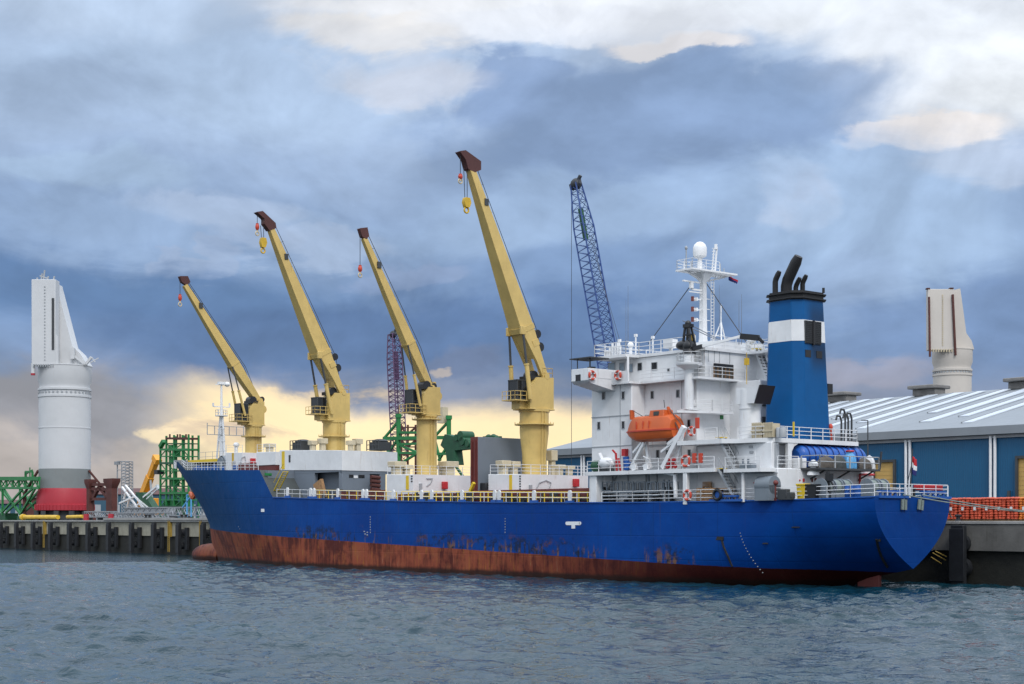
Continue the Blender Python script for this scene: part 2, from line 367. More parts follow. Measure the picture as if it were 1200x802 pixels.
# ------------------------------------------------------------------ mesh helper
class MB:
    def __init__(s): s.v = []; s.f = []; s.m = []; s.mi = 0; s.sm = []; s.smooth = False
    def add(s, vs, fs):
        n = len(s.v); s.v += [tuple(q) for q in vs]
        for f in fs:
            s.f.append(tuple(n + i for i in f)); s.m.append(s.mi); s.sm.append(s.smooth)
        return s
    def box(s, x0, x1, y0, y1, z0, z1, rot=None, piv=None):
        vs = [Vector((x, y, z)) for x in (x0, x1) for y in (y0, y1) for z in (z0, z1)]
        if rot is not None:
            p = Vector(piv if piv is not None else ((x0 + x1) / 2, (y0 + y1) / 2, (z0 + z1) / 2))
            vs = [p + rot @ (q - p) for q in vs]
        return s.add(vs, [(0, 1, 3, 2), (4, 6, 7, 5), (0, 4, 5, 1), (2, 3, 7, 6), (0, 2, 6, 4), (1, 5, 7, 3)])
    def cyl(s, p0, p1, r0, r1=None, n=10, cap=True):
        r1 = r0 if r1 is None else r1
        p0 = Vector(p0); p1 = Vector(p1); d = (p1 - p0)
        if d.length < 1e-6: return s
        d.normalize(); a = d.orthogonal().normalized()
        if abs(d.z) > .99: a = Vector((1, 0, 0))
        b = d.cross(a).normalized(); a = b.cross(d)
        vs = []
        for p, r in ((p0, r0), (p1, r1)):
            for i in range(n):
                t = 2 * math.pi * (i + .5) / n
                vs.append(p + (a * math.cos(t) + b * math.sin(t)) * r)
        sm = s.smooth; s.smooth = n > 7
        s.add(vs, [(i, (i + 1) % n, n + (i + 1) % n, n + i) for i in range(n)])
        s.smooth = False
        if cap: s.add(vs, [tuple(range(n))[::-1], tuple(range(n, 2 * n))])
        s.smooth = sm
        return s
    def bar(s, p0, p1, w, h=None, up=(0, 0, 1)):
        h = w if h is None else h
        p0 = Vector(p0); p1 = Vector(p1); d = (p1 - p0)
        if d.length < 1e-6: return s
        d.normalize(); up = Vector(up)
        if abs(d.dot(up)) > .99: up = Vector((1, 0, 0))
        a = d.cross(up).normalized() * (w / 2); b = a.cross(d).normalized() * (h / 2)
        vs = [p + i * a + j * b for p in (p0, p1) for i, j in ((-1, -1), (1, -1), (1, 1), (-1, 1))]
        return s.add(vs, [(3, 2, 1, 0), (4, 5, 6, 7), (0, 1, 5, 4), (1, 2, 6, 5), (2, 3, 7, 6), (3, 0, 4, 7)])
    def path(s, pts, r, n=5):
        for a, b in zip(pts, pts[1:]): s.cyl(a, b, r, n=n, cap=False)
        return s
    def lathe(s, c, prof, n=24, squash=None):      # prof: (r, z)
        c = Vector(c); vs = []; k = len(prof)
        for r, z in prof:
            for i in range(n):
                t = 2 * math.pi * i / n
                vs.append(c + Vector((r * math.cos(t), r * math.sin(t), z)))
        sm = s.smooth; s.smooth = True
        s.add(vs, [(j * n + i, j * n + (i + 1) % n, (j + 1) * n + (i + 1) % n, (j + 1) * n + i) for j in range(k - 1) for i in range(n)])
        s.smooth = False
        s.add(vs[:n], [tuple(range(n))[::-1]]); s.add(vs[-n:], [tuple(range(n))]); s.smooth = sm
        return s
    def loft(s, rings, cap=True, smooth=None):
        n = len(rings[0]); vs = [p for r in rings for p in r]; sm = s.smooth
        if smooth is not None: s.smooth = smooth
        s.add(vs, [(j * n + i, j * n + (i + 1) % n, (j + 1) * n + (i + 1) % n, (j + 1) * n + i) for j in range(len(rings) - 1) for i in range(n)])
        s.smooth = False
        if cap: s.add(rings[0], [tuple(range(n))[::-1]]); s.add(rings[-1], [tuple(range(n))])
        s.smooth = sm
        return s
    def prism(s, pts, d):                          # polygon pts extruded by vector d
        d = Vector(d); a = [Vector(p) for p in pts]
        return s.loft([a, [p + d for p in a]], smooth=False)
    def ell(s, c, r, n=14, k=8):
        rings = []
        for j in range(k + 1):
            t = math.pi * (j / k) ; t = min(max(t, .12), math.pi - .12)
            rings.append([(c[0] + r[0] * math.sin(t) * math.cos(2 * math.pi * i / n), c[1] + r[1] * math.sin(t) * math.sin(2 * math.pi * i / n), c[2] - r[2] * math.cos(t)) for i in range(n)])
        return s.loft(rings, smooth=True)
    def torus(s, c, ax, R0, r, n=20, k=8, z0=0):
        c = Vector(c); ax = Vector(ax).normalized(); a = ax.orthogonal().normalized(); b = ax.cross(a)
        vs = []
        for i in range(n):
            t = 2 * math.pi * i / n; d = a * math.cos(t) + b * math.sin(t)
            for j in range(k):
                q = 2 * math.pi * j / k; vs.append(c + d * (R0 + r * math.cos(q)) + ax * r * math.sin(q))
        sm = s.smooth; s.smooth = True
        s.add(vs, [(i * k + j, ((i + 1) % n) * k + j, ((i + 1) % n) * k + (j + 1) % k, i * k + (j + 1) % k) for i in range(n) for j in range(k)])
        s.smooth = sm; return s
    def build(s, name, mats, parent=None, label=None, bevel=0):
        me = bpy.data.meshes.new(name); me.from_pydata(s.v, [], s.f)
        if not isinstance(mats, (list, tuple)): mats = [mats]
        for k in mats: me.materials.append(M[k])
        me.polygons.foreach_set('material_index', s.m); me.polygons.foreach_set('use_smooth', s.sm)
        bm = bmesh.new(); bm.from_mesh(me); bmesh.ops.recalc_face_normals(bm, faces=bm.faces); bm.to_mesh(me); bm.free()
        me.update(); me.set_sharp_from_angle(angle=R(38))
        o = bpy.data.objects.new(name, me); COL.objects.link(o)
        if parent is not None: o.parent = parent
        if label: o['label'] = label
        if bevel:
            b = o.modifiers.new('bevel', 'BEVEL'); b.width = bevel; b.segments = 2; b.limit_method = 'ANGLE'; b.angle_limit = R(40)
        return o

def thing(name, label, cat, loc, rot=ROT, group=None):
    o = bpy.data.objects.new(name, None); COL.objects.link(o)
    o.location = loc; o.rotation_euler = (0, 0, rot); o['label'] = label; o['category'] = cat
    if group: o['group'] = group
    return o
def tag(o, label, cat, loc=None, group=None, rot=ROT):
    o['label'] = label; o['category'] = cat
    if group: o['group'] = group
    if loc is not None: o.location = loc; o.rotation_euler = (0, 0, rot)
    return o
def struct(o): o['kind'] = 'structure'; return o
def dup(root, loc, label=None, rot=None):
    r = root.copy(); COL.objects.link(r); r.location = loc
    if rot is not None: r.rotation_euler = (0, 0, rot)
    if label: r['label'] = label
    for ch in list(root.children):
        c = ch.copy(); COL.objects.link(c); c.parent = r
        for g in ch.children:
            d = g.copy(); COL.objects.link(d); d.parent = c
    return r

def railing(mb, pts, h=1.0, rails=3, step=1.5, r=.028, post=.035, z_at=None):
    for a, b in zip(pts, pts[1:]):
        a = Vector(a); b = Vector(b); L = (b - a).length; n = max(1, round(L / step))
        for k in range(rails):
            dz = Vector((0, 0, h * (k + 1) / rails)); mb.cyl(a + dz, b + dz, r, n=5, cap=False)
        for k in range(n + 1):
            p = a.lerp(b, k / n); mb.cyl(p, p + Vector((0, 0, h)), post, n=5)
def lattice(mb, A, B, w0, w1, n, r, rb, sq=None):     # 4-chord boom from A to B
    A = Vector(A); B = Vector(B); d = (B - A).normalized()
    a = d.cross(Vector(sq) if sq else Vector((0, 0, 1))).normalized(); b = d.cross(a).normalized()
    def c(t, i):
        w = (w0 + (w1 - w0) * t) / 2
        return A.lerp(B, t) + a * w * (1 if i in (0, 1) else -1) + b * w * (1 if i in (0, 3) else -1)
    for i in range(4):
        mb.cyl(c(0, i), c(1, i), r, n=5)
        for k in range(n):
            j = (i + 1) % 4
            mb.cyl(c(k / n, i), c((k + 1) / n, j) if k % 2 else c((k + 1) / n, j), rb, n=4, cap=False)
            mb.cyl(c((k + .5) / n, j), c((k + 1) / n, i), rb, n=4, cap=False) if False else None
            mb.cyl(c((k + 1) / n, i), c((k + 1) / n, j), rb, n=4, cap=False)

# ------------------------------------------------------------------ things built in the quay frame
OFF = {}
def root_at(name, label, cat, x, y, z, group=None):
    o = thing(name, label, cat, W(x, y, z), ROT, group); OFF[o.name] = (x, y, z); return o
def part(mb, name, mats, parent, label=None, bevel=0):
    off = OFF.get(parent.name)
    if off: mb.v = [(a - off[0], b - off[1], c - off[2]) for a, b, c in mb.v]
    o = mb.build(name, mats, parent, label, bevel)
    if off: OFF[o.name] = off
    return o
def solo(mb, name, mats, label, cat, x, y, z, group=None, bevel=0):
    mb.v = [(a - x, b - y, c - z) for a, b, c in mb.v]
    o = mb.build(name, mats, None, None, bevel)
    tag(o, label, cat, W(x, y, z), group); return o
def Q(px, py, y): x = S(px, y); return Vector((x, y, Z(py, x, y)))

# ------------------------------------------------------------------ water: one sheet, real waves near, calmer far off
def make_water():
    r = [6.0]
    while r[-1] < 40: r.append(r[-1] * 1.012)
    while r[-1] < 210: r.append(r[-1] * 1.0021)
    while r[-1] < 420: r.append(r[-1] * 1.008)
    while r[-1] < 6000: r.append(r[-1] * 1.08)
    r = np.array([0.5, 3.0] + r)
    a = [-.42]
    while a[-1] < .42: a.append(a[-1] + .0013)
    rest = np.linspace(a[-1], 2 * math.pi - .42, 60)[1:-1]
    a = np.concatenate([np.array(a), rest]); na = len(a); nr = len(r)
    RR, AA = np.meshgrid(r, a, indexing='ij')
    X = RR * np.sin(AA); Y = RR * np.cos(AA)
    rng = np.random.RandomState(3)
    Zz = np.zeros_like(X); DX = np.zeros_like(X); DY = np.zeros_like(X)
    space = RR * .0021; space = np.where(RR < 40, RR * .012, space)
    space = np.where(RR > 210, RR * .008, space); space = np.where(RR > 420, RR * .08, space)
    space = np.where((AA > .43) & (RR > 0), RR * .11, space)
    main = R(205)
    for i in range(120):
        lam = .38 * (16 ** rng.rand()); th = main + rng.randn() * .75
        k = 2 * math.pi / lam; amp = .0125 * lam ** .70 * (.5 + rng.rand())
        kx, ky = k * math.sin(th), k * math.cos(th); ph = rng.rand() * 6.283
        m = np.clip((lam / space - 2.5) / 2.5, 0, 1)
        arg = kx * X + ky * Y + ph
        amp *= .6 if lam < 1.1 else (1.5 if lam < 2.8 else .95)
        Zz += m * amp * np.cos(arg); DX -= m * amp * .7 * math.sin(th) * np.sin(arg); DY -= m * amp * .7 * math.cos(th) * np.sin(arg)
    # gusts: slow variation of chop height
    g = .75 + .35 * np.sin(X * .06 + 1.3 * np.sin(Y * .035)) * np.sin(Y * .05 + X * .02 + 2)
    Zz *= g * .55; X = X + DX * g * .5; Y = Y + DY * g * .5
    co = np.stack([X, Y, Zz], -1).reshape(-1, 3).astype(np.float32)
    i, j = np.meshgrid(np.arange(nr - 1), np.arange(na), indexing='ij'); j2 = (j + 1) % na
    q = np.stack([i * na + j, (i + 1) * na + j, (i + 1) * na + j2, i * na + j2], -1).reshape(-1, 4)
    q = q[:, ::-1]
    me = bpy.data.meshes.new('water'); me.vertices.add(len(co)); me.vertices.foreach_set('co', co.ravel())
    me.loops.add(q.size); me.loops.foreach_set('vertex_index', q.ravel().astype(np.int32))
    me.polygons.add(len(q)); me.polygons.foreach_set('loop_start', (np.arange(len(q)) * 4).astype(np.int32))
    me.polygons.foreach_set('use_smooth', np.ones(len(q), bool)); me.update(); me.validate()
    me.materials.append(M['sea_water'])
    o = bpy.data.objects.new('water', me); COL.objects.link(o); struct(o)
make_water()

# ------------------------------------------------------------------ quay
QZ = 5.5
def placed(o): o.location = W(0, 0, 0); o.rotation_euler = (0, 0, ROT); return o
mb = MB(); mb.add([(-900, -10.1, QZ), (3500, -10.1, QZ), (3500, -5000, QZ), (-900, -5000, QZ)], [(0, 1, 2, 3)])
struct(placed(mb.build('ground', 'asphalt')))
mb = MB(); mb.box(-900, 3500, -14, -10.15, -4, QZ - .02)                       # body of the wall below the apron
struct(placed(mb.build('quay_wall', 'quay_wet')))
for a, b, mt in ((-6, 7, 'concrete'), (7, 60, 'quay_panel')):
    mb = MB()
    for k in range(a, b):                                                        # upper beam in bays
        x0 = k * 7.1 + 2; mb.box(x0 + .02, x0 + 7.08, -10.15, -9.95 if k > 6 else -9.7, 2.95, 5.28)
    struct(placed(mb.build('quay_beam', mt, bevel=.04)))
mb = MB()
for k in range(-6, 60):
    x0 = k * 7.1 + 2; mb.box(x0 + .02, x0 + 7.08, -12.6, -9.62, 5.30, 5.56)
mb.box(138, 176, -12.4, -9.5, 5.565, 5.95)
struct(placed(mb.build('quay_coping', 'concrete_pale', bevel=.03)))

# fenders: timber post, rubber element and backing frame
def fender(x, big=False, label=''):
    t = root_at('quay_fender', label, 'fender', x, -9.9, 0, 'fenders along the quay wall')
    m = MB(); s = 1.5 if big else 1.0
    m.box(x - .42 * s, x + .42 * s, -9.3, -8.75, -2.5, 5.2); m.box(x - .5 * s, x + .5 * s, -8.75, -8.66, .3, 4.9)
    part(m, 'panel', 'fender_black', t, bevel=.03)
    for zr_ in (3.6, 1.5): m = MB(); m.cyl((x, -9.94, zr_), (x, -9.3, zr_), .55 * s, n=14); part(m, 'rubber_unit', 'fender_black', t)
    if big: return
    m = MB(); m.bar((x - 1.6 * s, -9.7, 4.3), (x, -9.35, 2.6), .12); m.bar((x - 1.6 * s, -9.7, 1.6), (x - .4, -9.35, 2.7), .12)
    m.box(x - 1.9, x - 1.0, -9.9, -9.5, .9, 4.4) if not big else None
    part(m, 'backing_frame', 'fender_black', t)
fpx = [1.5, 20, 39.5, 60, 82, 104, 128, 155, 181, 210, 239]
wh = ['leftmost black fender on the far quay wall', 'second black fender from the left on the quay wall', 'black fender left of the first yellow quay ladder', 'black fender just right of the first yellow quay ladder', 'black fender below the red foot of the tall white tower',
      'black fender right below the right edge of the white tower', 'black fender under the grey gangway\'s left end', 'black fender under the raised pale quay slab\'s left end', 'black fender left of the middle yellow quay ladder', 'black fender right of the middle yellow quay ladder', 'black fender beside the ship\'s bulbous bow']
for p, l in zip(fpx, wh): fender(S(p, -9.1), False, l)
fender(S(1124, -9.1), True, 'large black fender on the quay wall beside the ship\'s stern')
def ladder(px, label):
    x = S(px, -9.6); m = MB()
    for s in (-.25, .25): m.bar((x + s, -9.55, .4), (x + s, -9.55, 5.5), .09)
    for k in range(16): m.cyl((x - .25, -9.55, .6 + k * .31), (x + .25, -9.55, .6 + k * .31), .03, n=5)
    m.box(x - .42, x + .42, -9.93, -9.62, 2.9, 5.2)
    solo(m, 'quay_ladder', 'quay_yellow', label, 'ladder', x, -9.6, 0, 'yellow ladders on the quay wall')
ladder(51.5, 'yellow ladder on the quay wall, leftmost of three'); ladder(198, 'yellow ladder on the quay wall, middle of three'); ladder(235, 'yellow ladder on the quay wall nearest the ship\'s bow')
def bollard(px, y, label):
    x = S(px, y); z = 5.95 if 138 < x < 176 else 5.56
    m = MB(); m.lathe((x, y, z), [(.34, 0), (.3, .08), (.2, .14), (.18, .36), (.30, .42), (.32, .52), (.22, .58)], 14)
    solo(m, 'mooring_bollard', 'fender_black', label, 'bollard', x, y, z, 'bollards along the quay edge')
for p, l in ((171, 'black bollard, left one of the left pair on the pale quay slab'), (175.5, 'black bollard, right one of the left pair on the pale quay slab'), (213, 'black bollard, left one of the pair nearest the bow'), (218, 'black bollard, right one of the pair nearest the bow')): bollard(p, -10.4, l)
bollard(1123, -10.8, 'black bollard on the quay edge above the large fender')

# ------------------------------------------------------------------ warehouse
WF, WB, WL, WR_, EV, RG = -45., -105., 98., -62., 16.0, 22.9
wt = root_at('warehouse', 'long blue clad warehouse with pale ribbed roof behind the ship\'s stern', 'warehouse', 20, -75, QZ)
m = MB(); m.prism([(WL, WF, QZ), (WL, WF, EV), (WL, -75, RG - .1), (WL, WB, EV), (WL, WB, QZ)], (-(WL - WR_), 0, 0)); part(m, 'wall', 'cladding_blue', wt)
m = MB(); sl = (RG - EV) / 30
for sgn in (1, -1):
    y0 = WF + .5 if sgn > 0 else WB - .5
    e0 = EV - .5 * sl + .06
    m.loft([[(WL + .4, y0, e0), (WL + .4, -75, RG), (WL + .4, -75, RG + .25), (WL + .4, y0, e0 + .25)], [(WR_, y0, e0), (WR_, -75, RG), (WR_, -75, RG + .25), (WR_, y0, e0 + .25)]], smooth=False)
rf = part(m, 'roof', 'roof_grey', wt)
m = MB(); m.box(WR_, WL + .5, WF + .5, WF + .75, EV - .75, EV + .18); part(m, 'gutter', 'roof_grey', wt)
m = MB(); m.box(WR_, WL + .45, WF + .06, WF + .3, EV - 1.15, EV - .8); part(m, 'fascia', 'roof_trim', wt)
k = 0; x = WL - 6
while x > WR_ + 4:
    m = MB(); wd = 1.25 if k % 3 else 1.6
    a, b = (-52.5, -47.5, -57.0, -50.0)[k % 4], -73.6
    za = EV + (WF - a) * sl + .31; zb = EV + (WF - b) * sl + .31
    m.loft([[(x, a, za), (x, b, zb), (x, b, zb + .12), (x, a, za + .12)], [(x - wd, a, za), (x - wd, b, zb), (x - wd, b, zb + .12), (x - wd, a, za + .12)]], smooth=False)
    part(m, 'skylight_strip', 'skylight', rf)
    m = MB(); m.bar((x + .12, a, za + .1), (x + .12, b, zb + .1), .14, .16); part(m, 'roof_seam', 'roof_trim', rf)
    x -= 3.8; k += 1
for px0, px1, py in ((975, 998, 470), (1075, 1102, 462), (1187, 1213, 452)):
    x1, x0 = S(px0, -75), S(px1, -75); m = MB()
    m.box(x0, x1, -76.2, -73.8, RG, RG + 1.0); m.box(x0 - .3, x1 + .3, -77, -73, RG + 1.0, RG + 1.5)
    part(m, 'ridge_vent', 'vent_metal', wt, bevel=.12)
for k in range(-7, 6):
    x = 33.0 + 11.4 * k
    if WR_ + 1 < x < WL - 1:
        m = MB(); m.cyl((x + .28, WF + .22, QZ), (x + .28, WF + .22, EV - .9), .17, n=8); m.cyl((x - .28, WF + .22, QZ), (x - .28, WF + .22, EV - .9), .17, n=8)
        part(m, 'downpipe', 'white_clean', wt)
def wdoor(px0, px1, py):
    x1, x0 = S(px0, WF), S(px1, WF); zt = Z(py, (x0 + x1) / 2, WF); m = MB()
    m.box(x0, x1, WF - .1, WF + .05, QZ, zt)
    for k in range(1, 14): m.box(x0, x1, WF + .05, WF + .075, QZ + k * .5, QZ + k * .5 + .06)
    d = part(m, 'roller_door', 'door_ochre', wt)
    m = MB(); m.box(x1, x1 + .3, WF, WF + .3, QZ, zt + .3); m.box(x0 - .3, x0, WF, WF + .3, QZ, zt + .3); m.box(x0, x1, WF, WF + .3, zt, zt + .3)
    part(m, 'door_frame', 'dark_grey', d)
wdoor(1026, 1048, 542); wdoor(1194, 1230, 537)
m = MB(); x = S(1183, WF); m.box(x - .15, x + .15, WF + .02, WF + .25, 8.0, 8.9); part(m, 'alarm_box', 'dark_grey', wt)

# lamp post in front of it
x = S(1017, -38); zt = Z(493, x, -38); t = root_at('lamp_post', 'slim dark lamp post standing before the blue warehouse', 'lamp post', x, -38, QZ)
m = MB(); m.cyl((x, -38, QZ), (x, -38, zt), .10, .07, n=8); part(m, 'pole', 'dark_grey', t)
m = MB(); m.bar((x, -38, zt), (x + .75, -37.8, zt + .06), .28, .10); part(m, 'lamp_head', 'dark_grey', t, bevel=.02)

# ------------------------------------------------------------------ netted stacks of bags on the quay
def bag_stack_mesh(seed, mt):
    rg = random.Random(seed); m = MB()
    for L in range(9):
        for a in range(3):
            for b in range(3):
                if a == 1 and b == 1 and L < 8: continue
                cx = (a - 1) * .36 + rg.uniform(-.03, .03); cy = (b - 1) * .36 + rg.uniform(-.03, .03)
                m.ell((cx, cy, .24 + L * .215 + rg.uniform(-.02, .02)), (.23 + rg.uniform(-.02, .02), .23 + rg.uniform(-.02, .02), .135), 8, 5)
    pl = MB()
    for s in (-.5, 0, .5): pl.box(-.58, .58, s - .05, s + .05, 0, .09)
    for s in range(6): pl.box(-.56 + s * .2, -.44 + s * .2, -.58, .58, .09, .12)
    return m, pl
protos = []
for sd_, mt in ((1, 'bag_red'), (2, 'bag_red'), (3, 'bag_orange')):
    a, b = bag_stack_mesh(sd_, mt); t = thing('bag_stack', '', 'bag stack', (0, 0, 0), ROT, 'netted stacks of bags on the quay')
    a.build('bags', mt, t); b.build('pallet', 'pallet', t)
    if sd_ != 3 or True:
        g = MB(); g.box(-.12, .12, .60, .615, .95, 1.25); g.build('paper_tag', 'paper', t)
    protos.append(t)
xs = [S(1119, -12.2) - 1.22 * k for k in range(9)]
ords = ['first', 'second', 'third', 'fourth', 'fifth', 'sixth', 'seventh', 'eighth', 'ninth']
used = set()
for row, yy in enumerate((-12.2, -13.5)):
    for k, xx in enumerate(xs):
        kind = 2 if k >= 6 else (k + row) % 2
        nm = 'orange' if kind == 2 else 'red'
        lab = ('front' if row == 0 else 'back') + f' row stack of {nm} netted bags, {ords[k]} one counted from the ship\'s stern'
        loc = W(xx, yy, 5.56)
        if kind not in used: used.add(kind); protos[kind].location = loc; protos[kind]['label'] = lab; protos[kind].rotation_euler[2] = ROT + random.uniform(-.05, .05)
        else: dup(protos[kind], loc, lab, ROT + random.uniform(-.06, .06))

# ------------------------------------------------------------------ two tall offshore tower heads
def tower(loc, s, zs, cols, name_label, kind):
    t = thing('tower', name_label, 'tower', loc, 0)
    z0 = loc[2]; r = zs['r']
    def zz(k): return zs[k] - z0
    cw = cols[0]
    m = MB(); m.lathe((0, 0, 0), [(r, zz('w0')), (r, zz('l1')), (r + .06, zz('l1') + .02), (r + .06, zz('l1') + .25), (r, zz('l1') + .27), (r, zz('r0')), (r + .15, zz('r0') + .05), (r + .15, zz('r0') + .5), (r - .1, zz('r0') + .55), (r - .1, zz('r1') - .5), (r + .15, zz('r1') - .45), (r + .15, zz('r1')), (r - .12, zz('r1') + .05), (r - .12, zz('c0') - .9), (r + .2, zz('c0')), (r + .22, zz('c1')), (r + .3, zz('c1') + .05), (r + .3, zz('c1') + .25), (r + .1, zz('c1') + .3), (.1, zz('c1') + .32)], 56)
    col = part(m, 'column', cw, t)
    m = MB()
    for i in range(36):
        a = i * math.pi / 18; zc = (zz('r0') + zz('r1')) / 2
        m.cyl(((r - .1) * math.cos(a), (r - .1) * math.sin(a), zc), ((r + .06) * math.cos(a), (r + .06) * math.sin(a), zc), .22, n=7)
    part(m, 'locking_ring', 'light_grey', col)
    if kind == 1:
        m = MB(); m.lathe((0, 0, 0), [(r + .02, zz('g0')), (r + .02, zz('w0'))], 56); part(m, 'grey_band', 'tower_grey', t)
        m = MB(); m.lathe((0, 0, 0), [(r + .55, zz('b0')), (r + .75, zz('b0') + .1), (r + .75, zz('b0') + 1.3), (r + .5, zz('b0') + 1.4), (r + .5, zz('b0') + 3.0), (r + .06, zz('g0')), (r - .4, zz('g0') + .1)], 56)
        for i in range(48):
            a = i * math.pi / 24; c, s_ = math.cos(a), math.sin(a)
            m.bar(((r + .8) * c, (r + .8) * s_, zz('b0') + .1), ((r + .8) * c, (r + .8) * s_, zz('b0') + 1.3), .16, .12)
        part(m, 'red_foot', 'tower_red', t)
        m = MB(); m.lathe((0, 0, 0), [(r - .3, 0), (r - .3, zz('b0'))], 32)
        for i in range(12):
            a = i * math.pi / 6; m.box(*(lambda cx, cy: (cx - .5, cx + .5, cy - .5, cy + .5))((r + .5) * math.cos(a), (r + .5) * math.sin(a)), 0, zz('b0') - .05)
        part(m, 'support_ring', 'dark_grey', t)
    # fin plate box and ribbed front panel
    fin = zs['fin']; m = MB(); m.prism([(x, -2.4, z - z0) for x, z in fin], (0, 4.6, 0)); part(m, 'fin', cw, t, bevel=.08)
    x0, x1, za, zb = zs['panel']; m = MB(); m.box(x0, x1, -r - .1, -2.5, za - z0, zb - z0)
    pn = part(m, 'front_panel', cw, t, bevel=.08)
    m = MB()
    n = 24
    for i in range(n):
        z = za - z0 + 1 + i * (zb - za - 2) / n; xc = (x0 + x1) / 2 + .3
        m.box(xc - .12, xc + .12, -r - .22, -r - .102, z, z + .25)
    for i in range(9):
        xx = x0 + .5 + i * (x1 - x0 - 1) / 8; m.box(xx - .12, xx + .12, -r - .3, -r - .102, za - z0 - .35, za - z0 + .25)
    part(m, 'rung', 'light_grey' if kind == 1 else 'vent_cream', pn)
    if kind == 1:
        m = MB(); m.box(x1 - .75, x1 - .25, -r - .25, -r - .102, zb - z0 - 15, zb - z0 - 4); part(m, 'dark_slot', 'dark_grey', pn)
        m = MB(); m.cyl((x0 + .2, -r + .3, za - z0 - 1.7), (x0 + .2, -r + .3, za - z0 + .5), .42, n=12); part(m, 'guide_tube', cw, pn); m = MB(); m.cyl((x1 + .1, -r + .3, za - z0 - 1.1), (x1 + .1, -r + .3, zb - z0 - 12), .45, n=12); part(m, 'guide_tube', cw, pn)
        m = MB(); m.cyl((x0 + .2, -r + .3, za - z0 - 2.1), (x0 + .2, -r + .3, za - z0 - 1.7), .46, n=12); part(m, 'red_cap', 'tower_red', pn); m = MB(); m.cyl((x1 + .1, -r + .3, za - z0 - 1.5), (x1 + .1, -r + .3, za - z0 - 1.1), .49, n=12); part(m, 'red_cap', 'tower_red', pn)
        m = MB()
        for xx, h in ((-4.9, .6), (-3.9, 1.5), (-3.4, 2.2), (-2.6, .9), (-1.3, .9)): m.bar((xx, -4, zb - z0), (xx + .25, -4, zb - z0 + h), .28)
        m.bar((-4.2, -4, zb - z0 + 1.0), (-2.4, -4, zb - z0 + .4), .3)
        part(m, 'sheave_bracket', 'light_grey', t)
        m = MB(); m.bar((2.6, -3, 42.5 - z0), (2.6, -3, 40.2 - z0), .8, .8); m.bar((2.4, -3, 41.2 - z0), (5.2, -3, 39.0 - z0), .35); m.bar((5.4, -3, 39.1 - z0), (6.6, -3, 40.6 - z0), .5); m.bar((6.6, -3, 40.6 - z0), (7.4, -3, 39.5 - z0), .2); m.bar((6.2, -3, 39.3 - z0), (8.1, -3, 40.4 - z0), .18)
        part(m, 'pin_bracket', cw, t)
        m = MB()
        for s_ in (-1, 1):
            m = MB(); m.bar((s_ * r, -1, zz('w0') - .3), (s_ * (r + 3.6), 1, zz('w0') - 5.2), .4); m.bar((s_ * (r + 3.6), 1, zz('w0') - 5.0), (s_ * (r + 3.6), 1, 0), .6)
            part(m, 'brace', 'rust_brown', t)
    else:
        m = MB(); m.bar((x0 + .1, -r - .35, zb - z0 - 1.7), (x0 + .3, -r - .35, za - z0 - 1.4), .45, .35); m.bar((x1 - .4, -r - .35, zb - z0 - 1.2), (x1 + .2, -r - .35, za - z0 - 1.1), .8, .35)
        m.box(x0 - .3, x0 + .4, -r - .2, -3, zb - z0, zb - z0 + .25); m.box(x1 - .9, x1 - .1, -r - .2, -3, zb - z0 + .05, zb - z0 + .3)
        part(m, 'brown_guide', 'rust_brown', pn)
tower(Vector(((76 - 600) / 1800 * 333, 333, QZ)), 1, dict(r=5.45, b0=7.6, g0=12.4, w0=16.6, l1=25.3, r0=32.0, r1=34.0, c0=35.7, c1=38.7, fin=[(-2.4, 38.9), (-2.4, 56.6), (-1.2, 56.6), (2.3, 43.0), (4.0, 41.4), (5.5, 38.9)], panel=(-5.5, -.4, 38.6, 56.9)),
      ['tower_white'], 'tall white column with red foot, grey band and angular fin head on the left quay', 1)
tower(Vector(((1116 - 600) / 1800 * 330, 330, QZ)), 1, dict(r=4.0, w0=5.6, l1=12, r0=36.4, r1=37.9, c0=39.4, c1=41.9, fin=[(-.6, 42.0), (-.6, 54.6), (1.0, 55.0), (1.7, 50), (2.3, 45.5), (3.4, 43.9), (4.0, 42.0)], panel=(-6.3, -.8, 41.6, 54.6)),
      ['tower_cream'], 'cream column with brown striped angular head rising behind the warehouse roof', 2)

# ------------------------------------------------------------------ left yard
def tube(m, pts, y, r=.18, sq=True):
    P = [Q(a, b, y) for a, b in pts]
    for a, b in zip(P, P[1:]): m.bar(a, b, r * 2) if sq else m.cyl(a, b, r, n=8)
# green truss girder
y0 = -24; t = root_at('truss_girder', 'bright green lattice girder on splayed legs left of the white tower', 'steel frame', S(10, y0), y0, QZ)
m = MB()
for yy in (y0, y0 - 4):
    A, B = Q(-40, 561, y0), Q(46, 561, y0); C_, D = Q(-40, 572, y0), Q(46, 572, y0)
    A.y = B.y = C_.y = D.y = yy
    m.bar(A, B, .6, .8); m.bar(C_, D, .4, .45)
    for k in range(12):
        a0 = A.lerp(B, k / 12); a1 = A.lerp(B, (k + 1) / 12); c0 = C_.lerp(D, k / 12); c1 = C_.lerp(D, (k + 1) / 12)
        m.bar(a0, c1, .2) if k % 2 else m.bar(c0, a1, .2)
        m.bar(a1, c1, .25)
part(m, 'girder', 'green_paint', t)
for yy in (y0, y0 - 4):
    for a, b, c, d in ((3, 573, 3, 604), (5, 574, 24, 603), (24, 603, 41, 573), (3, 600, 26, 574), (7, 601, 39, 572), (-20, 573, 3, 602)):
        m = MB(); p, q = Q(a, b, y0), Q(c, d, y0); p.y = q.y = yy; q.z = max(q.z, QZ); p.z = max(p.z, QZ); m.bar(p, q, .4); part(m, 'leg', 'green_paint', t)
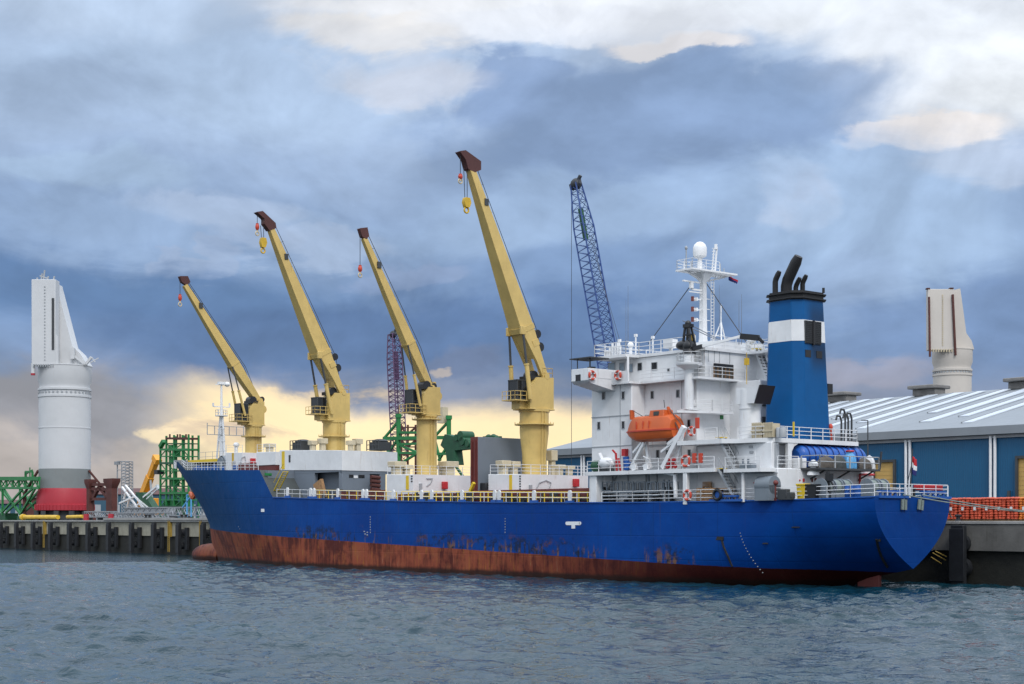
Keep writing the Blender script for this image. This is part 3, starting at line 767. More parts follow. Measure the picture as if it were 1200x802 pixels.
for a_, b_, h_ in ((28, 20, .9), (6, -1, 1.6)): m = MB(); m.box(S(a_, y0), S(b_, y0), y0 - 3, y0, QZ, QZ + h_); part(m, 'footing', 'green_dark', t)
m = MB()
p = Q(36, 561, y0); tube(m, [(30, 561), (30, 553), (38, 553), (38, 561)], y0, .2); tube(m, [(35, 561), (35, 548)], y0, .1); tube(m, [(30, 556), (38, 551)], y0, .12)
part(m, 'lookout_cage', 'green_paint', t)
# yellow pipe lying along the edge
m = MB(); a, b = Q(27, 606.3, -13), Q(68, 606.3, -13); m.cyl(a, b, .42, n=12); m.cyl(a + Vector((.4, 0, 0)), a - Vector((.5, 0, 0)), .62, n=12); m.cyl(a - Vector((0, 0, .8)), a + Vector((0, 0, .2)), .3, n=8)
solo(m, 'steel_pipe', 'ship_yellow', 'long yellow pipe lying on the quay below the red foot', 'pipe', a.x, -13, QZ)
m = MB(); a, b = Q(79, 606, -13), Q(97, 605.5, -13); m.cyl(a, b, .32, n=10)
solo(m, 'steel_pipe', 'ship_yellow', 'short yellow pipe right of the long one on the quay', 'pipe', a.x, -13, QZ)
for px, l, mt in ((101, 'pink drum at the right end of the yellow pipes', 'tower_red'), (130, 'pink drum below the brown steel frame', 'tower_red')):
    x = S(px, -13); m = MB(); m.lathe((x, -13, 5.56), [(.5, 0), (.5, .35), (.53, .38), (.5, .41), (.5, .8), (.53, .83), (.5, .86), (.5, 1.15)], 14)
    solo(m, 'steel_drum', mt, l, 'drum', x, -13, 5.56)
# far sheds and stacks behind the yard
def shed(px0, px1, ytop, Y, depth, wall, roof, label, nwin=0):
    x0, x1 = (px0 - 600) / 1800 * Y, (px1 - 600) / 1800 * Y; z = 5.7 + (609 - ytop) / 1800 * Y - QZ
    t = thing('shed', label, 'shed', ((x0 + x1) / 2, Y, QZ), 0); hw = (x1 - x0) / 2; rz = z * .78
    m = MB(); m.box(-hw, hw, 0, depth, 0, rz); part(m, 'wall', wall, t)
    m = MB(); m.prism([(-hw - .5, -.6, rz), (-hw - .5, depth / 2, z), (-hw - .5, depth + .6, rz)], (2 * hw + 1, 0, 0)); part(m, 'roof', roof, t)
    for k in range(nwin):
        xx = -hw + (k + .5) * 2 * hw / nwin; m = MB(); m.box(xx - 2.2, xx + 2.2, -.12, .02, 0, rz * .6); part(m, 'door', 'light_grey', t)
shed(-90, 36, 585, 520, 40, 'far_blue', 'rust_brown', 'low blue shed with brown roof far behind the green girder', 6)
shed(30, 60, 576, 470, 30, 'rust_brown', 'rust_brown', 'dark brown shed just left behind the white tower\'s foot', 0)
shed(100, 300, 571, 560, 40, 'far_blue', 'rust_brown', 'long low blue shed with brown roof far behind the yard', 9)
shed(330, 470, 583, 620, 40, 'far_blue', 'far_land', 'low dark shed far behind the ship\'s midship', 3)
m = MB(); rg = random.Random(4)
pts = [(-1500 + i * 25, 0) for i in range(121)]
tops = [Vector((x, 2600, QZ + 6 + 5 * math.sin(x * .01) + rg.uniform(0, 4))) for x, _ in pts]
m.loft([[Vector((p.x, 2600, QZ - 1)), p, p + Vector((0, 300, -2)), Vector((p.x, 2900, QZ - 1))] for p in tops], smooth=False)
struct(m.build('hills', 'far_land'))
# brown lifting frame
y0 = -30; t = root_at('post_structure', 'dark brown braced steel frame with flared posts right of the white tower', 'steel frame', S(121, y0), y0, QZ)
for px, wpx, tp in ((106, 7, 562), (131, 14, 561)):
    x = S(px, y0); zt = Z(tp, x, y0); hw = abs(S(px - wpx / 2, y0) - S(px + wpx / 2, y0)) / 2 * .62
    m = MB(); m.box(x - hw * .75, x + hw * .75, y0 - .6, y0 + .6, QZ, zt - 1); m.loft([[(x - a, y0 - b, z), (x + a, y0 - b, z), (x + a, y0 + b, z), (x - a, y0 + b, z)] for a, b, z in ((hw * .75, .6, zt - 2), (hw * 1.25, .9, zt - .6), (hw * 1.25, .9, zt))], smooth=False)
    m.box(x - hw * 1.1, x + hw * 1.1, y0 - .8, y0 + .8, QZ, QZ + .6)
    part(m, 'post', 'rust_brown', t, bevel=.05)
for a in (((104, 568), (131, 568)), ((106, 590), (118, 568)), ((116, 570), (131, 590)), ((106, 585), (131, 585)), ((108, 573), (129, 574))):
    m = MB(); tube(m, a, y0, .3); part(m, 'brace', 'rust_brown', t)
# mast pair
y0 = -60; t = root_at('lattice_mast', 'thin grey lattice mast pair behind the brown steel frame', 'mast', S(148, y0), y0, QZ)
m = MB(); lattice(m, Q(149, 606, y0), Q(149, 541, y0), 2.0, 2.0, 18, .12, .07, (1, 0, 0)); part(m, 'mast', 'galvanised', t)
m = MB(); tube(m, [(137.5, 606), (137.5, 541), (151, 541)], y0, .12); tube(m, [(137.5, 551), (149, 551)], y0, .08); tube(m, [(137.5, 561), (149, 561)], y0, .08); tube(m, [(135.5, 543), (139.5, 543)], y0, .4); part(m, 'side_frame', 'galvanised', t)
# white truss A frames
y0 = -26; t = root_at('white_truss', 'white tubular truss lying between brown frame and yellow boom', 'steel frame', S(155, y0), y0, QZ)
m = MB(); tube(m, [(143, 571), (165, 600)], y0, .15); tube(m, [(147, 569), (171, 597)], y0, .15); tube(m, [(140, 590), (158, 582)], y0, .16); tube(m, [(158, 582), (175, 596)], y0, .13); tube(m, [(149, 571), (145, 585)], y0, .1); tube(m, [(152, 580), (148, 598)], y0, .1)
tube(m, [(155, 600), (163, 590), (171, 600)], y0, .13); tube(m, [(168, 583), (185, 569)], y0, .15); tube(m, [(172, 585), (186, 572)], y0, .1); tube(m, [(184, 569), (186, 574)], y0, .25)
part(m, 'frame', 'white_clean', t)
m = MB(); P = [Q(a, b, y0) for a, b in ((158, 577), (167, 577), (179, 595), (170, 596))]; m.prism(P, (0, -1.4, 0)); part(m, 'plate', 'green_dark', t)
# mobile crane boom
y0 = -28; t = root_at('mobile_crane', 'mobile crane with raised yellow telescopic boom left of the green tower', 'crane', S(175, y0), y0, QZ)
m = MB(); a, b = Q(168, 580, y0), Q(182.5, 541, y0); m.bar(a, a.lerp(b, .55), 1.35, 1.25, (0, 1, 0)); m.bar(a.lerp(b, .5), b, 1.1, 1.0, (0, 1, 0)); m.bar(b - Vector((1.2, 0, .2)), b + Vector((.3, 0, .9)), 1.3, 1.1); part(m, 'boom', 'boom_yellow', t, bevel=.05)
m = MB(); m.cyl(Q(178, 584, y0), Q(176, 560, y0), .22, n=8); part(m, 'hydraulic_cylinder', 'light_grey', t)
m = MB(); x = S(172, y0); m.box(x - 4.5, x + 5.5, y0 - 1.4, y0 + 1.4, QZ + .9, QZ + 2.1); m.box(x - 2.5, x + 1.6, y0 - 1.3, y0 + 1.3, QZ + 2.1, QZ + 4.3); part(m, 'carrier', 'boom_yellow', t, bevel=.1)
for k in range(4):
    m = MB(); m.cyl((x - 3.6 + k * 2.5, y0 - 1.5, QZ + .65), (x - 3.6 + k * 2.5, y0 + 1.5, QZ + .65), .65, n=14); part(m, 'wheel', 'black_paint', t)
# grey gangway sections
y0 = -15; 
def gang(px0, px1, ya, yb, y0, label, mt='galvanised', solid=False):
    xa, xb = S(px0, y0), S(px1, y0); za, zb = Z(ya, xa, y0), Z(yb, xa, y0); m = MB()
    for yy in (y0, y0 - 1.6):
        m.bar((xa, yy, za), (xb, yy, za), .2); m.bar((xa, yy, zb), (xb, yy, zb), .22)
        n = max(3, int((xa - xb) / 2.2))
        for k in range(n):
            p = xa + (xb - xa) * k / n; q = xa + (xb - xa) * (k + 1) / n
            m.bar((p, yy, zb), ((p + q) / 2, yy, za), .11); m.bar(((p + q) / 2, yy, za), (q, yy, zb), .11); m.bar((p, yy, zb), (p, yy, za), .09)
    m.box(xb, xa, y0 - 1.6, y0, zb - .05, zb + .05)
    if solid: m.box(xb, xa, y0 - 1.55, y0 - .05, zb, za - .1)
    for p in (xa, xb, (xa + xb) / 2): m.box(p - .3, p + .3, y0 - 1.6, y0, QZ, zb)
    solo(m, 'gangway', mt, label, 'gangway', (xa + xb) / 2, y0, QZ, 'gangways stored on the quay')
gang(146, 196, 595.5, 601, -19, 'solid sided grey gangway resting behind the others on the quay', solid=True)
gang(130, 198, 601.5, 607, -16, 'longest grey lattice gangway lying near the quay edge')
gang(196, 234, 595, 604.5, -17, 'grey lattice gangway nearest the ship\'s bow')
gang(99, 128, 600, 606, -18, 'grey lattice gangway in front of the brown steel frame')

# green scaffold tower
y0 = -25; t = root_at('scaffold_tower', 'tall green steel scaffold tower beside the ship\'s bow', 'tower', S(205, y0), y0, QZ)
for yy in (y0, y0 - 2):
    for px, tp in ((188, 524), (195, 511), (204, 510), (214, 510), (221, 510)):
        m = MB(); a, b = Q(px, 600, y0), Q(px, tp, y0); a.y = b.y = yy; a.z = QZ; m.bar(a, b, .30); part(m, 'column', 'green_paint', t)
for i, py in enumerate((514, 520, 527, 535, 543, 552, 561, 570, 578, 586, 594)):
    m = MB(); lx = 195 if i < 2 else 188
    for yy in (y0, y0 - 2):
        a, b = Q(lx, py, y0), Q(221, py, y0); a.y = b.y = yy; m.bar(a, b, .2 if i % 2 else .38)
    for px in (188, 195, 204, 214, 221):
        if px >= lx: p = Q(px, py, y0); m.bar(p, p + Vector((0, -2, 0)), .18)
    c = 'rust_brown' if i == 0 else ('green_dark' if i % 3 == 1 else 'green_paint')
    part(m, 'platform', c, t)
m = MB(); rg = random.Random(3); ys = (520, 527, 535, 543, 552, 561, 570, 578, 586, 594, 600); xs_ = (188, 195, 204, 214, 221)
for i in range(10):
    for j in range(4):
        if rg.random() < .8:
            a, b = (xs_[j], ys[i]), (xs_[j + 1], ys[i + 1])
            if rg.random() < .5: a, b = (xs_[j + 1], ys[i]), (xs_[j], ys[i + 1])
            if i < 1 and j == 0: continue
            p, q = Q(*a, y0), Q(*b, y0)
            if rg.random() < .45: p.y = q.y = y0 - 2
            m.bar(p, q, .15)
        if rg.random() < .12 or i > 7:
            p, q = Q(xs_[j] + 2, ys[i], y0), Q(xs_[j] + 6, ys[i + 1], y0); yy = y0 - rg.uniform(.5, 1.6)
            m.box(q.x, p.x, yy - .5, yy + .5, q.z, p.z - .3 * rg.random())
part(m, 'brace', 'green_paint', t)
m = MB(); tube(m, [(188, 524), (192, 517)], y0, .35); part(m, 'davit', 'green_paint', t)
m = MB(); tube(m, [(186.5, 551), (186.5, 556)], y0, .7); part(m, 'lamp', 'black_paint', t)
m = MB()
for px in (199, 208, 211, 218, 221): tube(m, [(px, 514), (px, 509)], y0, .12)
part(m, 'top_post', 'rust_brown', t)
# pale blue rack and grey clutter by the bow
y0 = -16; m = MB(); tube(m, [(219, 606), (219, 580), (224, 580), (224, 606)], y0, .1); tube(m, [(214, 595), (224, 581)], y0, .1)
a = Q(219, 600, y0); solo(m, 'rack', 'sky_tarp', 'thin pale blue steel rack before the green scaffold tower', 'rack', a.x, y0, QZ)

# green gantry machine behind the third ship crane
y0 = -34; t = root_at('gantry', 'green steel gantry with winch machinery seen behind the third deck crane', 'gantry', S(500, y0), y0, QZ)
for px, tp in ((467, 489), (526, 491)):
    m = MB(); p, q = Q(px, 600, y0), Q(px, tp, y0); p.z = QZ; m.cyl(p, q, .36, n=14); m.cyl(q - Vector((0, 0, .1)), q + Vector((0, 0, .5)), .5, n=14); part(m, 'column', 'green_paint', t)
for seg in (((450, 514), (520, 513), .27), ((467, 507), (490, 507), .18), ((467, 521), (490, 520), .18), ((467, 531), (492, 531), .18), ((510, 532), (526, 532), .2)):
    m = MB(); tube(m, seg[:2], y0, seg[2]); part(m, 'beam', 'green_paint', t)
for seg in (((450, 514), (466, 495)), ((450, 514), (460, 546)), ((456, 530), (466, 515)), ((510, 511), (525, 495)), ((508, 510), (516, 540)), ((514, 540), (526, 520)), ((533, 545), (552, 572)), ((467, 521), (490, 531)), ((467, 545), (488, 532))):
    m = MB(); tube(m, seg, y0, .16); part(m, 'strut', 'green_paint', t)
m = MB(); P = [Q(a, b, y0 + 2) for a, b in ((521, 509), (550, 516), (551, 526), (533, 528), (535, 545), (524, 545), (522, 528), (516, 522))]; m.prism(P, (0, -1.4, 0)); part(m, 'winch_frame', 'green_dark', t, bevel=.1)
m = MB()
for px, py, r in ((539, 511, .75), (541, 517, .6), (534, 513, .5), (547, 520, .5)):
    c = Q(px, py, y0 + 2.2); m.cyl(c, c + Vector((0, -2.2, 0)), r, n=16)
part(m, 'winch_drum', 'green_dark', t)
for px, tp in ((470, 497), (478, 498), (487, 498)):
    m = MB(); tube(m, [(px, 600), (px, tp)], y0 - 4, .12); part(m, 'scaffold_post', 'rust_brown', t)
m = MB()
for py in (501, 508, 516, 524, 533): tube(m, [(468, py), (490, py)], y0 - 4, .1)
for py in (501, 516): tube(m, [(470, py), (478, py + 8), (487, py)], y0 - 4, .12)
part(m, 'scaffold_rail', 'rust_brown', t)
m = MB(); c = Q(521, 496, y0); m.box(c.x - .2, c.x + 1.2, y0 - .5, y0 + .5, c.z, c.z + 2.4); part(m, 'light_box', 'vent_cream', t)
# green machine tops peeping over the hatch cover
y0 = -40; t = root_at('winch_unit', 'rounded green machinery just showing above the grey upright hatch cover', 'machine', S(577, y0), y0, QZ)
m = MB(); x = S(577, y0); z = Z(511.5, x, y0)
for k in range(4): m.ell((x - .9 + k * .6, y0, z - .35 + .2 * (k % 2)), (.45, .6, .5), 10, 6)
m.box(x - 1.1, x + 1.1, y0 - 1, y0 + 1, QZ, z); part(m, 'housing', 'green_dark', t)

# crawler cranes beyond the quay
def crawler(px_f, px_t, py_t, y0, mt, label, wbot, wtop, n, r, rb):
    f = Q(px_f, 596, y0); f.z = QZ + 2.2; tp = Q(px_t, py_t, y0)
    t = root_at('crawler_crane', label, 'crane', f.x, y0, QZ, None)
    m = MB(); lattice(m, f, f.lerp(tp, .06), .6, wbot, 1, r, rb, (0, 1, 0)); lattice(m, f.lerp(tp, .06), f.lerp(tp, .86), wbot, wbot, n, r, rb, (0, 1, 0)); lattice(m, f.lerp(tp, .86), tp, wbot, wtop, max(2, n // 6), r, rb, (0, 1, 0)); part(m, 'boom', mt, t)
    m = MB(); m.ell((tp.x, tp.y, tp.z), (.9, .7, .8), 10, 6); m.bar(tp + Vector((-.8, 0, .3)), tp + Vector((1.0, 0, -.3)), .5, .8); m.bar(tp, tp + Vector((-.9, 0, 1.0)), .35); part(m, 'boom_head', 'wire', t)
    x = f.x; d = -1 if tp.x > x else 1
    m = MB(); m.box(x - 3.5 + d * 2, x + 3.5 + d * 2, y0 - 1.6, y0 + 1.6, QZ + 1.5, QZ + 4.2); part(m, 'body', mt, t, bevel=.1)
    for s in (-2.6, 2.6):
        m = MB(); m.box(x - 4, x + 4, y0 + s - .5, y0 + s + .5, QZ, QZ + 1.3); part(m, 'track', 'black_paint', t, bevel=.3)
    return t, f, tp
t, f, tp = crawler(742, 675, 216, -30, 'lattice_blue', 'tall blue lattice boom crane rising behind the ship\'s bridge', 1.9, 1.0, 32, .11, .045)
m = MB(); hk = tp + Vector((.9, 0, 0)); m.cyl(hk, (hk.x, hk.y, QZ + 3), .035, n=5); part(m, 'hoist_rope', 'wire', t)
m = MB()
for k, e in enumerate((0.0, .45)):
    m.cyl(f.lerp(tp, .83) + Vector((-1.2, e, 0)), Q(726 + 4 * k, 412, -30), .035, n=4); m.cyl(Q(726 + 4 * k, 412, -30), (f.x - 5, f.y + e, QZ + 4), .035, n=4)
part(m, 'pendant_line', 'wire', t)
m = MB(); q = f.lerp(tp, .82); m.bar(q, f.lerp(tp, .92), .5, .5); part(m, 'boom_sheave', 'green_dark', t)
t, f, tp = crawler(471, 461, 392, -75, 'lattice_purple', 'dull purple lattice boom crane behind the third deck crane', 2.2, 1.6, 26, .13, .07)
m = MB(); m.cyl(tp, Q(476, 500, -75), .05, n=4); m.bar(tp.lerp(f, .1) + Vector((-.4, 0, 0)), tp.lerp(f, .26) + Vector((-.4, 0, 0)), .8, .8); part(m, 'mast_line', 'lattice_purple', t)

# ================================================================== the ship (x from the transom forward, y to port, z from the water)
ship = root_at('cargo_ship', 'long blue general cargo ship with white superstructure and four yellow cranes moored alongside', 'ship', 0, 0, 0)
def interp(x, T):
    if x <= T[0][0]: return T[0][1]
    for (a, b), (c, d) in zip(T, T[1:]):
        if x <= c: return b + (d - b) * (x - a) / (c - a)
    return T[-1][1]
ZT = [(0, 7.55), (5, 7.4), (12, 7.3), (32, 7.24), (62.6, 7.75), (88.3, 8.45), (91.5, 11.9), (118, 12.55), (120.5, 13.8), (129.8, 14.5)]
XS = [(-3, 117.5), (0, 118.6), (3, 119.5), (5, 119.8), (7.4, 121.6), (9.65, 124), (12.7, 127.3), (14.5, 129.8)]
def zt(x): return interp(x, ZT)
def half(x, z):
    b = 5.15 + 3.35 * math.sin(math.pi / 2 * min(1, x / 24))
    if x < 40:
        k = interp(x, [(0, 1.6), (4, .8), (8, -.6), (12, -3)]); p = interp(x, [(0, 2.2), (8, 2.6), (16, 5), (28, 14)])
        t = max(0, min(1, (z - k) / (zt(x) - k))); return b * (1 - (1 - t) ** p)
    q = max(0, min(1, z / 12.5)); x0 = 78 + 15 * q; xe = interp(z, XS)
    if x <= x0: return 8.5
    t = min(1, (x - x0) / (xe - x0)); e = 1.7 + .6 * q; pw = .95 - .22 * q
    return 8.5 * (1 - t ** e) ** pw
def hw_(x): return half(x, zt(x))
xsn = [0, .7, 1.5, 3, 4.5, 6, 8, 10, 12, 14, 17, 20, 24, 28, 34, 42, 50, 58, 66, 74, 80, 85, 88.3, 89.1, 89.9, 90.7, 91.5, 94, 97, 100, 102, 104, 106, 108, 110, 112, 114, 116, 118, 119.2, 120.5, 122, 123.5, 125, 126.5, 127.7, 128.8, 129.4, 129.8]
NJ = 26
grid = []
for xn in xsn:
    top = zt(xn); kz = interp(xn, [(0, 1.6), (4, .8), (8, -.6), (12, -3)]) if xn < 12 else -3
    row = []
    for j in range(NJ + 1):
        z = kz + (top - kz) * j / NJ
        x = xn if xn <= 100 else 100 + (xn - 100) * (interp(z, XS) - 100) / 29.8
        row.append((x, half(x if xn > 100 else xn, z) if xn < 129.8 else 0, z))
    grid.append(row)
m = MB(); n = len(xsn); vs = []; idx = {}
for s in (1, -1):
    for i in range(n):
        for j in range(NJ + 1): x, y, z = grid[i][j]; vs.append((x, s * y, z))
def id_(s, i, j): return s * n * (NJ + 1) + i * (NJ + 1) + j
m.smooth = True
m.add(vs, [(id_(0, i, j), id_(0, i + 1, j), id_(0, i + 1, j + 1), id_(0, i, j + 1)) for i in range(n - 1) for j in range(NJ)] + [(id_(1, i, j), id_(1, i, j + 1), id_(1, i + 1, j + 1), id_(1, i + 1, j)) for i in range(n - 1) for j in range(NJ)])
m.smooth = False
for j in range(NJ):                                                            # transom
    a, b, c, d = grid[0][j], grid[0][j + 1], grid[0][j + 1], grid[0][j]
    m.add([(0, a[1], a[2]), (0, b[1], b[2]), (0, -b[1], b[2]), (0, -a[1], a[2])], [(0, 1, 2, 3)])
m.mi = 1
for i in range(n - 1):
    a, b = grid[i][NJ], grid[i + 1][NJ]; m.add([(a[0], a[1], a[2]), (b[0], b[1], b[2]), (b[0], -b[1], b[2]), (a[0], -a[1], a[2])], [(0, 1, 2, 3)])
    a, b = grid[i][0], grid[i + 1][0]; m.add([(a[0], a[1], a[2]), (b[0], b[1], b[2]), (b[0], -b[1], b[2]), (a[0], -a[1], a[2])], [(0, 3, 2, 1)])
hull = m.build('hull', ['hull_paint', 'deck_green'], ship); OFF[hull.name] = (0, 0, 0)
# bulb
m = MB(); rings = []
for k in range(13):
    t = k / 12; x = 115.5 + 9.2 * t; r = (1 - max(0, (t - .35) / .65) ** 2.4) ** .5 if t < 1 else .02
    rings.append([(x, 1.45 * r * math.cos(a * math.pi / 10), .55 + 1.75 * r * math.sin(a * math.pi / 10)) for a in range(20)])
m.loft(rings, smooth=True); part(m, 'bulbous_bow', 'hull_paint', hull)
m = MB(); m.box(3.3, 5.6, -.18, .18, -2.5, 1.25); part(m, 'rudder', 'deck_red', hull, bevel=.08)
# rubbing bar, marks on the side
def plate(m, px, py, w, h, y=None, d=.03):
    x = S(px, 8.5); x_ = x
    for _ in range(6):
        hy = half(x_, Z(py, x_, 8.3)); x_ = S(px, hy)
    z = Z(py, x_, hy); m.box(x_ - w / 2, x_ + w / 2, hy - .06, hy + d, z - h / 2, z + h / 2); return x_, hy, z
m = MB(); x, hy, z = plate(m, 672, 613.5, 1.9, .34); m.cyl((x - .95, hy + .03, z), (x - .95, hy - .05, z), .17, n=12); m.cyl((x + .95, hy + .03, z), (x + .95, hy - .05, z), .17, n=12); m.box(x - .25, x + .25, hy - .06, hy + .035, z - .5, z - .1)
part(m, 'painted_mark', 'white_clean', hull, 'white rounded tee mark amidships')
m = MB(); x, hy, z = plate(m, 308, 598.3, .8, .38); 
part(m, 'painted_mark', 'white_clean', hull, 'small white patch on the bow flare')
def dots(pts, label, w=.09, h=.09):
    m = MB()
    for a, b in pts: plate(m, a, b, w, h, d=.02)
    part(m, 'draft_mark', 'light_grey', hull, label)
dots([(867.5 + .9 * i + .085 * i * i, 625 + 3.55 * i) for i in range(14)], 'curved row of white draft marks at the stern', .07, .08)
dots([(434, 606 + 3.0 * i) for i in range(7)], 'column of white draft marks amidships', .12, .14); dots([(427, 623), (428, 626), (430.5, 624), (430.5, 627)], 'small white load line mark', .25, .12)
dots([(281, 620), (279.5, 617.5)], 'tiny white marks at the boot line')
dots([(592, 608 + 3.2 * i) for i in range(6)], 'faint white marks below the fourth crane', .08, .12)
m = MB()
for px, py, w, h in ((842, 631, 1.1, .3), (895, 637, .9, .12), (929, 618, 1.4, .1), (1030, 633, .3, .25)):
    plate(m, px, py, w, h, d=.02)
part(m, 'scuff_mark', 'soot_black', hull)
for pts in (((846, 633), (848, 641), (853, 652), (858, 664)), ((1027, 632), (1030, 645), (1034, 655), (1040, 665))):
    m = MB(); P = []
    for px, py in pts:
        x = S(px, 7.5); 
        for _ in range(6): hy = half(x, Z(py, x, 7)); x = S(px, hy)
        P.append(Vector((x, hy, Z(py, x, hy))))
    for a, b in zip(P, P[1:]): m.cyl(a, b, .11, n=6)
    part(m, 'drain_stain', 'soot_black', hull)
m = MB(); x = S(226, -3.2); z = Z(577, x, -3.2)                                # starboard anchor
m.bar((x, -3.4, z + 1.6), (x - .3, -3.2, z - .6), .45, .4); m.bar((x + .9, -3.2, z - .1), (x - .3, -3.0, z - .9), .45); m.bar((x - .3, -3.0, z - .9), (x - 1.5, -3.2, z), .45)
part(m, 'anchor', 'orange', hull, 'rust orange anchor hanging at the bow')
for s in (1, -1):
    m = MB()
    pts = [(x, s * (half(x, zt(x)) + .0), zt(x)) for x in (0, 4, 8, 12, 17, 24, 40, 60, 75, 88.2)]
    for a, b in zip(pts, pts[1:]): m.bar(a, b, .16, .1)
    part(m, 'sheer_strake', 'bright_blue', hull)

# ------------------------------------------------------------------ railings round the main deck
def srail(pts, name='railing', mt='rail_white', h=1.0, rails=3, step=1.5, r=.03, post=.04, parent=ship, label=None):
    m = MB(); railing(m, pts, h, rails, step, r, post); return part(m, name, mt, parent, label)
def edge(x0, x1, s, k=12, ins=.12): return [(x0 + (x1 - x0) * i / k, s * (half(x0 + (x1 - x0) * i / k, zt(x0 + (x1 - x0) * i / k)) - ins), zt(x0 + (x1 - x0) * i / k)) for i in range(k + 1)]
for s in (1, -1):
    srail(edge(0.1, 28.8, s, 14), h=1.02, step=2.1)
    srail(edge(30.5, 87.5, s, 16), h=1.0, step=1.55, rails=2)
    srail(edge(92, 119, s, 12), h=1.05, step=1.2)
srail([(.12, 5.0, 7.6), (.12, -5.0, 7.6)], h=1.02, step=1.7)
srail([(x, 7.0, zt(x)) for x in (31, 45, 63)] , 'inner_railing', 'safety_yellow', 1.05, 2, 1.3, .06, .07)
srail([(x, 7.0, zt(x)) for x in (64, 74, 82)] , 'inner_railing', 'safety_yellow', 1.0, 2, 2.1, .05, .06)
for px in (337, 364, 368, 396, 425.5, 429.7, 461, 494, 506, 541.5, 580, 585, 626, 668):
    x = S(px, 8.38); m = MB(); z = zt(x); rr = []
    for zz, w in ((0, .16), (.35, .20), (.8, .24), (1.1, .20), (1.25, .08)): rr.append([(x - w, 8.30, z + zz), (x + w, 8.30, z + zz), (x + w, 8.48, z + zz), (x - w, 8.48, z + zz)])
    m.loft(rr, smooth=False); part(m, 'fairlead_post', 'rail_white', ship)
    m = MB(); m.bar((x - .55, 8.40, z + .08), (x + .55, 8.40, z + .08), .2, .34); part(m, 'fairlead_base', 'bright_blue', ship)

# deck gear strips: hatch coaming, pipes, dark machinery low behind the rail
m = MB(); m.box(31.5, 51, -6.2, 6.4, 7.2, 8.75); m.box(52, 64.6, -6.2, 6.4, 7.2, 8.55); part(m, 'hatch_coaming', 'deck_red', ship, bevel=.04)
m = MB(); rg = random.Random(9)
for k in range(60):
    x = 31.5 + rg.random() * 51; z = zt(x); w = rg.uniform(.15, .6); h = rg.uniform(.3, 1.15)
    if rg.random() < .5: m.box(x - w, x + w, 6.45, 6.45 + rg.uniform(.1, .5), z, z + h)
    else: m.cyl((x, 6.8, z), (x, 6.8, z + h), w * .4, n=8)
for zz in (.3, .55): m.cyl((31, 6.75, 7.24 + zz), (62, 6.75, 7.75 + zz), .09, n=6)
part(m, 'deck_machinery', 'dark_grey', ship)

# ------------------------------------------------------------------ crane houses with ventilators and rails
def vent(m, px, py_t, py_b, wpx, y, head=.45):
    x = S(px, y); z1 = Z(py_t, x, y); z0 = Z(py_b, x, y); w = wpx / 1800 * (OY + x * U[1] - y * V[1]) / 1.25 / 2
    zh = z0 + (z1 - z0) * (1 - head)
    m.box(x - w * .62, x + w * .62, y - w * .62, y + w * .62, z0 - .2, zh); m.box(x - w, x + w, y - w, y + w, zh, z1)
def deck_house(x0, x1, hy, z0, za, zb, name='crane_house_base'):
    m = MB(); m.loft([[(x0, -hy, z0), (x0, hy, z0), (x0, hy, za), (x0, -hy, za)], [(x1, -hy, z0), (x1, hy, z0), (x1, hy, zb), (x1, -hy, zb)]], smooth=False)
    return part(m, name, 'white_paint', ship, bevel=.05)
h4 = deck_house(45.0, 50.4, 4.7, 7.0, 10.4, 10.5); h3 = deck_house(63.9, 69.1, 4.8, 7.3, 10.8, 10.9); h1 = deck_house(106.2, 110.8, 2.6, 11.8, 14.75, 14.9)
h1b = deck_house(96.2, 101.0, 3.4, 12.8, 14.5, 14.6, 'deck_store')
m = MB(); m.box(96.3, 106, -3.3, 3.3, 11.5, 13.2); part(m, 'red_plinth', 'deck_red', h1b)
# raised hold block amidships forward
BX, BF, BH = 79.5, 94.0, 4.1
m = MB(); m.loft([[(BX, -BH, 11.65), (BX, BH, 11.65), (BX, BH, 14.08), (BX, -BH, 14.08)], [(BF, -BH, 12.0), (BF, BH, 12.0), (BF, BH, 14.6), (BF, -BH, 14.6)]], smooth=False)
blk = part(m, 'hold_block', 'white_paint', ship, bevel=.04)
m = MB(); x = S(339, BH); m.box(x - .3, x + .1, BH, BH + .04, Z(542, x, BH), Z(533.5, x, BH)); part(m, 'slot', 'dark_grey', blk)
m = MB(); m.box(BX + 1.6, BF - .4, -2.9, 2.7, 7.6, 11.8); part(m, 'inner_wall', 'hatch_grey', blk)
for a, b in ((330, 333), (343, 368.5), (397, 401)):
    x1, x0 = S(a, BH - .1), S(b, BH - .1); m = MB(); m.box(x0, x1, BH - .6, BH - .1, 7.8, 11.9); part(m, 'side_panel', 'hatch_grey', blk, bevel=.03)
def aft_y(px, x): 
    c = (px - 600) / F_; return (OX + x * U[0] - c * (OY + x * U[1])) / (V[0] - c * V[1])
for a, b in ((403, 433.5), (445, 452)):
    y1, y0 = aft_y(a, BX + .1), aft_y(b, BX + .1); m = MB(); m.box(BX + .1, BX + .5, y0, y1, 7.8, 11.65); part(m, 'aft_panel', 'hatch_grey', blk, bevel=.03)
m = MB(); m.box(BX + .1, BF - .2, BH - .62, BH - .08, 11.5, 12.0); part(m, 'lintel', 'hatch_grey', blk)
m = MB(); m.box(BX + .08, BX + .5, -BH + .1, BH - .1, 11.3, 11.65); part(m, 'lintel', 'hatch_grey', blk)
for a, b in ((409, 414), (420, 427)):
    y1, y0 = aft_y(a, BX + .1), aft_y(b, BX + .1); m = MB(); m.box(BX + .05, BX + .1, y0, y1, Z(560, BX, 2), Z(556.5, BX, 2)); part(m, 'slot', 'black_paint', blk)
m = MB(); m.box(BX + .04, BX + .1, aft_y(419.5, BX), aft_y(415, BX), Z(560.5, BX, 2), Z(557.5, BX, 2)); part(m, 'painted_patch', 'white_clean', blk)
